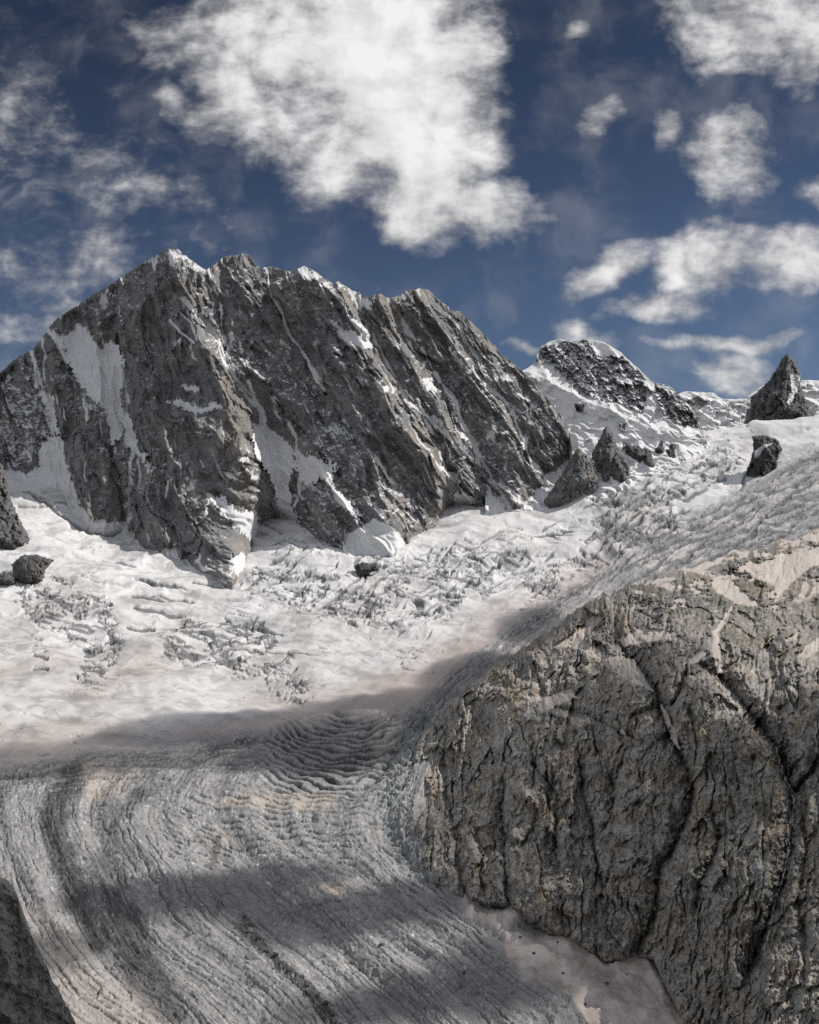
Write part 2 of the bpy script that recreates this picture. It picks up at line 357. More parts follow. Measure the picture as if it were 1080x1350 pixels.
# ------------------------------------------------------------------ the great rock wall
def rock_relief_noise(s, t, seed, o=5):
    """elongated ribs along the fall line plus blocky breakage; about -1..1"""
    wx = s + 0.35 * fbm(s * 0.9, t * 0.9, 3, seed + 5)
    r = ridged(wx, t, o, seed, 0.55) - 0.45
    return r
def build_wall():
    st = 1.0
    cols = np.concatenate([np.arange(-600, -150, 4.0), np.arange(-150, 762, st)])
    crest_pts = [(-150,560),(-100,540),(-50,515),(0,492),(22,472),(37,463),(44,461),(56,444),(67,430),(78,417),(96,407),(122,389),(148,374),(174,356),(193,344),(211,335),(218,329),
                 (233,328),(241,335),(259,348),(272,357),(280,350),(289,344),(296,339),(318,335),(328,336),(337,348),(344,354),(355,352),(383,358),(393,353),(409,353),(420,362),(439,374),
                 (448,372),(457,379),(485,393),(494,388),(504,388),(513,395),(531,386),(541,382),(564,381),(578,395),(596,409),(606,411),(624,427),(643,446),(661,467),(684,485),
                 (703,504),(717,520),(731,536),(744,556),(751,572),(755,600),(758,650),(762,690)]
    base_pts = [(-150,660),(0,622),(30,625),(60,640),(95,668),(115,687),(137,693),(167,693),(174,707),(196,733),(213,736),(237,740),(259,748),(285,755),(300,770),(306,770),(316,752),(333,722),
                (345,690),(370,678),(386,690),(411,709),(430,727),(448,728),(480,738),(520,730),(536,716),(559,705),(578,693),(589,672),(600,664),(624,663),(643,663),(670,675),(684,670),(698,660),(724,640),(751,620),(762,700)]
    top = crv(cols, crest_pts) + fbm(cols / 9, cols * 0, 4, 3) * 3.2 + np.abs(fbm(cols / 3.3, cols * 0 + 9, 2, 8)) * -2.0
    base = crv(cols, base_pts); low = base + 45
    nr = 440
    v = np.linspace(0, 1, nr)[:, None]
    px = np.broadcast_to(cols[None], (nr, len(cols))).copy(); py = low[None] + (top - low)[None] * v
    yb = DG(cols, base)
    k = np.interp(cols, [-150, 100, 400, 760], [3.4, 2.6, 2.5, 3.0])
    gk = np.exp(-(np.arange(-170, 171) / 70.0) ** 2 / 2); gk /= gk.sum()
    def sm_(a): return np.convolve(np.pad(a, 170, mode='edge'), gk, mode='valid')
    ysm, bsm = sm_(yb), sm_(base); Ym = ysm[None] + (bsm[None] - py) * k
    dl = yb - (ysm + (bsm - base) * k)
    Y = Ym + dl[None] * np.exp(-np.clip(base[None] - py, 0, None) / 55.0)
    # fall-line coordinates
    m = np.interp(px, [-100, 100, 250, 400, 700], [0.10, 0.16, 0.22, 0.48, 0.58])
    wob = fbm(px / 70, py / 70, 3, 40)
    s = px - m * (py - 330) + wob * 9; t = py
    wx = fbm(px / 38, py / 38, 4, 51) * 10
    R = np.zeros_like(px)
    def ridge(p, w, a, pw=1.0, fade=0.12):
        nonlocal R; q_ = line_f(px + wx * .9 + wob * 10, py + wx * .5, p, w * 1.15, 1.0, fade); q_ = q_ * (1.35 - .35 * q_) if a > 0 else q_ ** pw
        R = R + .98 * a * q_
    # broad buttresses
    ridge([(233,318),(240,370),(256,410),(274,448),(290,484),(299,525),(308,570),(324,615),(346,655),(372,700)], 44, 210, 0.9, .05)
    ridge([(255,540),(258,620),(280,690),(303,790)], 40, 120, 0.9, .1)
    ridge([(46,440),(80,500),(105,560),(130,640),(150,720)], 42, 130, .9, .05)
    ridge([(185,350),(200,450),(215,560),(205,650),(215,750)], 45, 85, .9)
    ridge([(330,345),(355,420),(385,500),(420,560),(450,640),(440,740)], 40, 60, .9)
    ridge([(405,340),(434,393),(462,453),(476,499),(508,531),(545,578),(578,615),(604,670)], 52, 190, .9, .05)
    ridge([(440,560),(480,620),(500,680),(545,730)], 44, 120, .9)
    ridge([(497,380),(525,440),(555,500),(595,570),(640,670)], 34, 90, .9, .05)
    ridge([(541,370),(572,420),(602,460),(642,520),(680,590),(704,680)], 44, 150, .9, .05)
    ridge([(604,400),(650,475),(700,540),(745,630)], 34, 90, .9, .05)
    ridge([(300,335),(306,380),(330,440),(360,520)], 20, 25, .9)
    gul = []
    def gully(p, w, a, fade=.12): gul.append(p); ridge(p, w * 1.1, -a * 1.35, 1.2, fade)
    G_main = Z1([(640,245),(690,300),(740,340),(780,400),(800,480),(850,550),(900,600),(940,660),(950,760),(985,880),(1030,1010)])
    gully(G_main, 17, 75)
    gully([(60,440),(62,520),(78,600),(105,690)], 13, 60)
    gully([(155,480),(172,560),(181,600),(172,690)], 15, 55)
    gully([(272,350),(283,400),(300,450),(318,505)], 11, 30)
    gully([(457,372),(490,440),(530,510),(575,580),(615,660)], 17, 80)
    gully([(513,388),(548,450),(590,520),(630,590),(665,670)], 16, 70)
    gully([(578,390),(620,460),(670,540),(715,630)], 16, 60)
    gully([(345,350),(375,420),(420,500),(460,560),(520,640)], 14, 45)
    gully([(380,560),(400,620),(385,680)], 16, 40)
    # snowfields traced on the face
    fields = [
        ('snowfield', Z1([(180,365),(215,385),(260,372),(270,345),(310,345),(330,400),(360,435),(395,400),(425,420),(440,480),(445,560),(430,580),(440,640),(470,690),(490,760),(485,800),(470,820),(468,980),(445,1000),(455,900),(460,800),(440,720),(430,680),(390,655),(340,622),(300,580),(260,520),(230,440),(200,400)]), 3.0),
        ('snowfield', Z1([(112,450),(125,480),(150,580),(190,600),(205,700),(230,820),(290,990),(330,1040),(450,1050),(480,1110),(540,1175),(700,1225),(800,1262),(700,1300),(300,1200),(-400,1000),(-300,850),(60,862),(100,870),(145,848),(130,800),(160,755),(196,740),(180,690),(140,600),(125,560)]), 3.0),
        ('snowfield', Z1([(935,655),(946,705),(1000,740),(1040,780),(1050,850),(1030,900),(1040,1000),(1070,1050),(1000,1040),(985,960),(955,880),(905,800),(898,700),(930,700)]), 2.5),
        ('snowfield', Z2([(420,828),(470,855),(512,900),(540,1000),(300,1000),(325,920),(345,872),(385,850)]), 1.5),
        ('snowfield', Z2([(860,800),(900,730),(940,690),(985,620),(1010,640),(950,740),(905,830)]), 1.5),
        ('snowfield', Z1([(728,948),(790,960),(850,1010),(912,1010),(930,1100),(905,1120),(850,1080),(780,1000)]), 3.5),
        ('snowfield', Z2([(300,288),(345,290),(400,310),(412,350),(350,335),(330,322)]), 2.5),
        ('snowfield', Z2([(330,168),(360,180),(410,215),(412,235),(370,220)]), 2.5),
        ('snowfield', Z2([(190,640),(240,650),(310,672),(305,700),(300,735),(260,720),(215,745),(195,700)]), 6.0),
    ]
    small = [Z1([(600,622),(640,608),(720,642),(770,618),(785,640),(700,662),(640,640)]), Z1([(650,560),(700,565),(710,580),(660,582)]),
             Z1([(355,240),(385,222),(382,290),(360,292)]), Z1([(500,122),(550,110),(548,122)]), Z1([(598,85),(625,92),(628,138),(605,135)]),
             Z1([(650,88),(700,128),(738,158),(700,142)]), Z1([(380,650),(430,655),(440,740),(398,775),(385,700)]), 
             Z1([(490,800),(530,808),(510,835)]), Z1([(575,1150),(625,1140),(645,1190),(590,1182)]), Z1([(740,950),(760,960),(745,980)]),
             Z1([(735,320),(770,370),(785,420),(755,380)]), Z1([(840,815),(880,820),(890,840),(850,830)]), Z1([(880,860),(930,900),(900,905)]),
             Z1([(650,888),(695,900),(690,940),(665,935),(680,915)]), Z1([(825,1170),(870,1160),(880,1200),(850,1250),(825,1200)]),
             Z2([(420,425),(440,435),(472,470),(440,465),(422,445)]), Z2([(625,340),(645,355),(684,402),(655,385)]), Z2([(700,415),(740,440),(785,485),(750,470)]),
             Z2([(550,430),(585,435),(600,475),(570,465)]), Z2([(575,525),(610,550),(640,600),(672,655),(640,620),(600,560)]), Z2([(695,590),(712,610),(712,675),(698,640)]),
             Z2([(610,685),(655,700),(662,728),(635,715)]), Z2([(300,750),(330,760),(385,825),(350,815),(310,780)]), Z2([(640,758),(680,753),(712,782),(650,798)]),
             Z2([(745,755),(780,770),(785,795),(748,790)]), Z2([(840,595),(855,600),(850,640),(838,625)]), Z2([(740,575),(762,580),(760,610),(742,600)]),
             Z2([(790,490),(815,520),(830,550),(805,530)]), Z2([(280,255),(300,262),(345,300),(320,295)]), Z2([(650,565),(690,600),(680,610)]),
             Z2([(815,750),(835,765),(835,785),(820,780)]), Z2([(860,500),(880,520),(875,530)]), Z2([(345,250),(370,265),(398,300),(375,290)])]
    edge = fbm(px / 7, py / 10, 4, 71) * 7 + fbm(px / 2.2, py / 3, 2, 73) * 2.5
    snow = np.zeros_like(px); ids = np.zeros(px.shape, int)
    for i, (nm, p, ea) in enumerate(fields, 1):
        sd = poly_sd(px, py, p, 30) + edge * ea * 0.3 + fbm(px / 3, py / 4, 3, 79, .6) * ea
        snow = np.maximum(snow, sst(-0.6, 1.0, sd)); ids[sd > 0] = i
    brk = fbm(px / 5, py / 7, 4, 77, .65) * 9
    for p in small: snow = np.maximum(snow, sst(-0.5, 1.2, poly_sd(px, py, p, 14) + edge * 0.55 + brk * .7 + .5))
    gl = [(G_main[:8], 1.6), (Z1([(170,365),(200,400),(240,480)]), 2), (Z1([(605,330),(640,370),(690,410)]), 1.2), (Z1([(640,300),(680,340),(700,400)]), 1.0), (Z2([(480,330),(510,380),(520,400)]), 1.0),
          (Z1([(112,440),(150,570)]), 1.8), (Z2([(540,490),(560,530),(640,610)]), 1.5), (Z2([(345,250),(410,340)]), 1.5), (Z1([(600,905),(590,960)]), 1.3),
          (Z2([(60,440),(100,540),(105,565)]), 1.6), (Z2([(700,600),(720,680)]), 1.2), (Z2([(790,690),(800,640)]), 1.0)]
    for p, w in gl:
        d = line_f(px + edge * .3, py, p, w * 2.4); snow = np.maximum(snow, sst(.25, .65, d))
    gpat = fbm(px / 14, py / 30, 4, 78, .6)
    for p in gul:
        d = line_f(px + wx * .9 + wob * 10, py + wx * .5, p, 4.6); snow = np.maximum(snow, sst(.45, .8, d + gpat * 1.0) * (d > 0))
    stk = ridged((s + wx * .5) / 17, t / 150, 2, 91, .5, 2.1, 2.0); snow = np.maximum(snow, sst(.62, .8, stk) * sst(.02, .2, fbm(px / 28, py / 40, 4, 92, .6) + .1 * sst(300, 500, px) - .02))
    # noise relief, quieter on snow
    amp = 1 - 0.8 * snow
    n1 = rock_relief_noise(s / 58, t / 200, 11, 4)
    n2 = rock_relief_noise(s / 21, t / 60, 21, 4)
    n3 = fbm(s / 9, t / 13, 4, 31, .62)
    f1, f2, cid = worley((s + wob * 6) / 11, t / 19, 5)
    g1, g2, cid2 = worley((px + wx * .5) / 4.6, py / 6.5, 6)
    R = R * (0.85 + 0.3 * fbm(px / 60, py / 60, 3, 90))
    dih = np.abs(((s / 37 + fbm(s / 90, t / 200, 2, 66) * 1.5) % 1) - 0.35)      # repeated dihedrals
    n4 = ridged((px + .8 * py + wx) / 46, (py - .5 * px) / 30, 4, 33, .5) - .4
    fa = facets((s + wx * .4) / 34, (t + wx) / 95, 2, 61, .5); fb_ = facets((s + wx * .5 + .3 * t) / 15, (t + wx * .6) / 24, 3, 63, .55)
    D = R + n1 * 125 + n2 * 55 * amp + n3 * 8 * amp + n4 * 16 * amp + fa * 40 * amp + fb_ * 12 * amp + np.minimum(dih, .3) * 30 * amp
    ledge = ridged(px / 40 + wob, (py + 0.25 * px) / 11, 3, 81)
    D = D - sst(0.5, 0.9, ledge) * 8 * amp
    D = D + (1 - amp) * ((ridged(s / 7 + wob, t / 130, 2, 67) - .4) * 11 + fbm(s / 22, t / 60, 3, 68) * 16)
    vb = np.clip((py - base[None]) / 20, 0, 1)                      # calm at the foot
    D = D * (1 - 0.6 * vb) - 20
    fc = sst(0, 12, py - top[None]); D = D * (0.35 + 0.65 * fc)
    # aprons bulge out at their foot
    for i in (1, 3, 4): D = D + 18 * np.clip(poly_sd(px, py, fields[i][1], 25) / 14, 0, 1)
    Yd = Y - D + 8 * np.clip(px - 752, 0, 20) ** 2
    X, YY, Z = backed(px, py, Yd)
    N = normals(*world(px, py, Yd))
    Ns = N[..., 2]
    # snow caught on ledges
    region = 0.22 + 0.6 * sst(.0, .5, fbm(px / 90, py / 90, 3, 101) + .1) + 0.45 * sst(60, 0, px) + 0.35 * sst(430, 370, py) + 0.3 * sst(560, 640, px) + .35 * (poly_sd(px, py, [(380,590),(470,600),(480,700),(400,710)], 30) > 0)
    region = region - 0.5 * (poly_sd(px, py, [(210,480),(330,520),(330,760),(120,700),(60,520),(120,600),(200,700)], 30) > 0)
    region = region + 1.3 * sst(-6, 6, poly_sd(px, py, Z1([(20,560),(190,590),(205,700),(140,800),(60,860),(0,740)]), 20) + edge)
    pat = fbm((px + py * .4) / 9, py / 5.5, 4, 111, .6) * 1.1
    led = sst(0.62, 0.78, Ns * .9 + pat * 0.5 + (region - .75) * 0.30)
    snow = np.clip(np.maximum(snow, led * 0.95), 0, 1)
    tone = fbm(s / 16, t / 45, 5, 121, .6); tone2 = fbm(px / 5, py / 5, 3, 123, .6)
    warm = sst(.0, .5, fbm(px / 60, py / 60, 4, 131) + .25 * sst(.1, .5, N[..., 0]))  # sunlit warmth put into the colour of right-facing sides
    warm = np.maximum(warm * .8, .8 * (poly_sd(px + edge, py, [(285,420),(318,520),(325,600),(365,670),(335,730),(300,640),(290,520)], 20) > 0))  # lit right flank of the central spur painted warmer
    alb = cmix(np.broadcast_to(ROCK, px.shape + (3,)), ROCK_W, warm * .6)
    alb = alb * (1 + tone * .6 + tone2 * .35)[..., None].clip(.5, 1.7)
    alb = cmix(alb, ROCK_D, sst(.15, .5, -tone) * .5)
    alb = cmix(alb, SNOW * .97, snow)
    wall = sheet('mountain', X, YY, Z, pad(alb), pad(snow), M_WALL, pad(ids), [f[0] for f in fields])
    tag(wall, 'huge dark granite face with hanging snowfields, the longest and highest mountain', 'mountain', 'structure')
    lb = ['broad snowfield hanging high on the left of the face', 'shaded snow ramp sweeping down left of the face', 'snow chute below the narrow gully', 'fluted snow apron at the foot of the face', 'narrow snow couloir right of the face']
    for o, l in zip([c for c in wall.children][:5], lb): o['label'] = l

# ------------------------------------------------------------------ the snowy dome to its right, with hanging ice
def build_dome():
    cols = np.arange(640, 990, 1.0)
    crest = [(640,520),(670,500),(687,489),(698,484),(705,479),(708,468),(713,457),(725,450),(738,447),(748,450),(758,449),(770,448),(783,449),(795,451),(803,455),(819,465),(830,476),(840,484),(850,494),(860,504),
             (872,506),(884,510),(893,517),(901,526),(912,538),(922,552),(932,580),(945,600),(990,640)]
    base = crv(cols, [(640,680),(700,676),(770,655),(830,640),(880,622),(910,606),(930,594),(960,610),(990,650)])
    rocky_top = sst(900, 700, cols)
    top = crv(cols, crest) + fbm(cols / 8, cols * 0, 4, 203) * 2.0 * (1 - .8 * sst(770, 780, cols) * sst(830, 815, cols))
    low = base + 25; nr = 230; v = np.linspace(0, 1, nr)[:, None]
    px = np.broadcast_to(cols[None], (nr, len(cols))).copy(); py = low + (top - low) * v
    yb = DG(cols, base)
    Y = yb + (base - py) * np.interp(cols, [640, 760, 900], [7.0, 6.0, 5.0]) + 3 * np.clip(cols - 930, 0, 60) ** 2
    edge = fbm(px / 7, py / 7, 4, 271) * 6
    upper = Z3([(160,195),(170,110),(250,90),(330,110),(345,135),(360,170),(440,170),(520,240),(560,260),(620,270),(700,370),(690,400),(640,400),(600,380),(570,360),(540,310),(530,300),(510,360),(470,340),(420,320),(360,310),(300,290),(250,240),(220,200)])
    rsd = poly_sd(px, py, upper, 40) + edge * .8
    snow = 1 - sst(-1, 1.5, rsd)
    for p in (Z3([(290,325),(320,330),(318,355),(295,350)]), Z3([(430,385),(455,390),(450,415),(432,410)])):
        snow = np.minimum(snow, 1 - sst(-1, 1, poly_sd(px, py, p, 20) + edge * .3))
    for p in (Z3([(175,130),(240,112),(245,125),(190,140)]), Z3([(520,300),(545,290),(585,380),(520,370)]), Z3([(440,235),(480,255),(475,265),(440,245)]), Z3([(350,270),(358,250),(362,300)]), Z3([(520,240),(548,262),(545,285),(515,258)]), Z3([(560,262),(600,272),(598,280),(560,270)])):
        snow = np.maximum(snow, sst(-1, 1, poly_sd(px, py, p, 20) + edge * .3))
    rk = 1 - snow
    s = px - 0.55 * (py - 450)
    n1 = ridged((s + edge) / 20, py / 60, 5, 211, .6) - .4; n2 = fbm(s / 6, py / 9, 4, 212, .6)
    f1, f2, cid = worley(px / 8 + edge * .1, py / 10, 9)
    wv = fbm(px / 30, py / 30, 3, 220) * 14
    ice = ridged((px + wv) / 45, (py - .35 * px + wv) / 20, 4, 221, .5) - .4        # serac steps
    blk, blk2, bid = worley((px + wv) / 13, (py - .3 * px) / 8, 15)
    D = rk * (n1 * 120 + n2 * 18 + facets((s + edge) / 13, py / 22, 3, 214, .55) * 42) + (1 - rk) * (ice * 60 + (bid - .5) * 26 * sst(500, 540, py) * sst(.0, .4, fbm(px / 30, py / 20, 2, 225) + .2) + fbm(px / 10, py / 6, 3, 222) * 10)
    D = D + 60 * line_f(px, py, Z3([(115,215),(230,260),(300,310),(420,350),(520,400),(640,420)]), 14, 1)
    for p, a in ((Z3([(190,290),(240,290),(260,420),(200,400)]), 30),): D = D + a * np.clip(poly_sd(px, py, p, 20) / 10, 0, 1)
    D = D * (0.3 + .7 * sst(0, 10, py - top)) * (1 - .6 * sst(0, 20, py - base))
    Yd = Y - D; X, YY, Z = backed(px, py, Yd)
    N = normals(*world(px, py, Yd))
    led = sst(.45, .7, N[..., 2] + fbm(px / 5, py / 3, 4, 231, .6) * .5 - .02)
    snow = np.maximum(snow, led * rk)
    tone = fbm(s / 8, py / 16, 4, 241, .6)
    alb = np.broadcast_to(ROCK * .95, px.shape + (3,)) * (1 + tone * .9)[..., None].clip(.4, 1.8)
    alb = cmix(alb, SNOW, snow)
    o = sheet('mountain', X, YY, Z, pad(alb), pad(snow), M_WALL)
    tag(o, 'snow capped dome mountain with hanging ice cliffs, right of the great face', 'mountain', 'structure')

def build_col():
    cols = np.concatenate([np.arange(860, 1240, 1.0), np.arange(1240, 1700, 4.0)])
    top = crv(cols, [(860,530),(890,522),(897,518),(905,516),(925,517),(941,518),(948,524),(954,526),(982,526),(992,518),(1007,508),(1030,500),(1055,502),(1068,501),(1080,502),(1120,498),(1240,490)]) + fbm(cols / 12, cols * 0, 3, 303) * 1.2
    base = np.full(cols.shape, 572.0); nr = 90; v = np.linspace(0, 1, nr)[:, None]
    px = np.broadcast_to(cols[None], (nr, len(cols))).copy(); py = base + 10 + (top - base - 10) * v
    Y = 6900 + (base - py) * 8.0
    edge = fbm(px / 8, py / 6, 4, 371) * 5
    D = ridged((px + edge * 2) / 26, (py + edge) / 12, 4, 311) * 90 + fbm(px / 9, py / 5, 3, 312) * 18
    D = D * (.3 + .7 * sst(0, 8, py - top))
    rock = np.zeros_like(px)
    for p in (Z3([(640,320),(690,300),(720,320),(690,350),(660,345)]), Z3([(790,318),(840,315),(838,322),(795,328)])):
        rock = np.maximum(rock, sst(-1, 1, poly_sd(px, py, p, 20) + edge * .5))
    Yd = Y - D; X, YY, Z = backed(px, py, Yd)
    alb = cmix(np.broadcast_to(SNOW, px.shape + (3,)), ROCK, rock)
    o = sheet('snow_ridge', X, YY, Z, pad(alb), pad(1 - rock), M_WALL)
    tag(o, 'low snow ridge and pass on the skyline behind the dark needle', 'ridge', 'structure')

# ------------------------------------------------------------------ rocks that poke through the ice
def outcrop(name, poly, label, cat='rock', mat=None, yb=None, k=2.2, relief=1.0, seed=0, step=0.8, dark=1.0, snowp=(), scale=1.0, warm=.2, out=30.0, ledge=0.0, kind=None):
    xs = [p[0] for p in poly]; ys = [p[1] for p in poly]
    x0, x1, y0, y1 = min(xs) - 5, max(xs) + 5, min(ys) - 5, max(ys) + 5
    cols = np.arange(x0, x1, step); rows = np.arange(y1, y0, -step)
    px, py = np.meshgrid(cols, rows)
    edge = fbm(px / (5 * scale), py / (5 * scale), 4, seed + 1) * 3.0 * scale
    sd = poly_sd(px, py, poly, 200) + edge * .7
    bx = xs[ys.index(max(ys))]
    Yb = float(DG(bx, max(ys))) if yb is None else yb
    pxm = Yb / F                                              # metres per pixel here
    half = max(3.0, min(x1 - x0, y1 - y0) * .35)
    half = half * 1.3; bul = (np.clip(sd, 0, half) / half) ** .8 * half * pxm * 1.0
    R = (ridged((px - .2 * py + edge) / (14 * scale), py / (30 * scale), 4, seed + 2) - .4) * 9 * scale + fbm(px / (5 * scale), py / (7 * scale), 4, seed + 3, .5) * 1.6 * scale
    R = R * .55 + facets((px + .25 * py + edge) / (11 * scale), (py + edge) / (19 * scale), 3, seed + 4, .5) * 5.2 * scale
    Y = Yb + (max(ys) - py) * k * pxm / 4.0 - bul - R * pxm * relief * sst(-1, 3, sd)
    Y = Y + np.clip(-sd, 0, None) * out * pxm * .25
    X, YY, Z = world(px, py, Y)
    N = normals(X, YY, Z)
    snow = sst(1.05, 1.2, N[..., 2] + ledge + fbm(px / 4, py / 3, 3, seed + 6) * .4)
    for p in snowp: snow = np.maximum(snow, sst(-.5, .8, poly_sd(px, py, p, 20) + edge * .3))
    tone = fbm(px / (7 * scale), py / (10 * scale), 5, seed + 7, .6); w = sst(-.1, .5, fbm(px / (20 * scale), py / (20 * scale), 3, seed + 8)) * warm
    alb = cmix(np.broadcast_to(ROCK, px.shape + (3,)), ROCK_W, w + tone * .2) * (.85 * dark * (1 + tone * .9).clip(.4, 1.9))[..., None]
    alb = cmix(alb, SNOW * .95, snow)
    # keep only cells near the rock
    keep = sd > np.where(py > max(ys) - .25 * (max(ys) - min(ys)), -5.0, -.8)
    H, W = px.shape
    V = np.stack([X, YY, Z], -1).reshape(-1, 3); i = np.arange(H * W).reshape(H, W)
    q = np.stack([i[:-1, :-1], i[:-1, 1:], i[1:, 1:], i[1:, :-1]], -1)[keep[:-1, :-1]]
    o = new_mesh(name, V, q, alb.reshape(-1, 3), snow.reshape(-1), mat or M_WALL)
    tag(o, label, cat, kind); return o
def build_outcrops():
    outcrop('rock_needle', [(985,562),(990,540),(990,524),(1003,514),(1015,502),(1024,488),(1031,474),(1034,471),(1037,467),(1040,467),(1045,474),(1050,484),(1055,496),(1054,510),(1060,522),(1064,534),(1072,546),(1080,562)],
            'sharp dark rock needle standing alone on the right skyline', 'peak', yb=6400, seed=401, dark=.62, relief=1.2, ledge=.0, step=.6,
            snowp=[Z3([(985,225),(1020,235),(1012,280),(985,330),(975,320),(990,280)])])
    outcrop('rock_buttress', Z3([(300,470),(325,490),(350,540),(362,560),(358,600),(345,612),(310,622),(280,640),(230,655),(200,662),(192,640),(225,590),(262,530),(285,490)]),
            'brown pointed rock pyramid at the foot of the narrow snow couloir', 'rock', yb=5050, seed=421, warm=1.0, dark=.95)
    outcrop('rock_buttress', Z3([(390,398),(410,420),(425,465),(450,495),(466,530),(455,570),(438,585),(410,570),(385,575),(345,500),(348,480),(370,440)]),
            'taller dark rock tooth just right of the brown pyramid', 'rock', yb=5200, seed=431, dark=.78)
    outcrop('rock_buttress', Z3([(455,452),(480,462),(520,470),(540,495),(548,528),(520,530),(470,505),(455,480)]), 'small dark rock step right of the tall tooth', 'rock', yb=5380, seed=441, dark=.5)
    outcrop('rock_buttress', Z3([(530,465),(560,440),(600,450),(615,465),(620,500),(604,518),(575,512),(530,485)]), 'dark rock step below the dome ice, nearest the icefall', 'rock', yb=5500, seed=451, dark=.5)
    outcrop('rock_island', Z3([(865,432),(900,428),(940,440),(958,470),(945,500),(940,530),(905,560),(880,582),(850,568),(846,540),(862,500),(868,470)]), 'black rock island in the upper glacier with a snow slash across it', 'rock', yb=5150, seed=461, dark=.42,
            snowp=[Z3([(870,478),(900,458),(935,452),(900,470),(885,495),(872,505)])])
    outcrop('rock_buttress', [(-120,640),(0,612),(6,625),(12,655),(22,680),(34,702),(39,716),(30,730),(15,738),(0,742),(-120,760)], 'dark rock corner cut by the frame beside the snow ramp', 'rock', yb=4050, seed=471, dark=.7, warm=.5, scale=1.4)
    outcrop('rock_island', Z4([(30,130),(60,105),(95,105),(140,118),(120,140),(110,170),(70,180),(40,165)]), 'brown rock lump in the snow below the dark corner rock', 'rock', yb=None, seed=481, warm=.7, relief=.6, dark=.6, k=4)
    outcrop('rock_island', Z2([(362,965),(385,955),(405,962),(425,955),(430,972),(400,985),(375,998)]), 'small black rock under the fluted snow apron', 'rock', seed=491, dark=.45, relief=.7, k=4)
    outcrop('rock_island', Z4([(-20,158),(20,152),(40,165),(35,180),(-20,182)]), 'flat dark rock in the snow left of the brown lump', 'rock', seed=496, dark=.55, relief=.6, k=4)

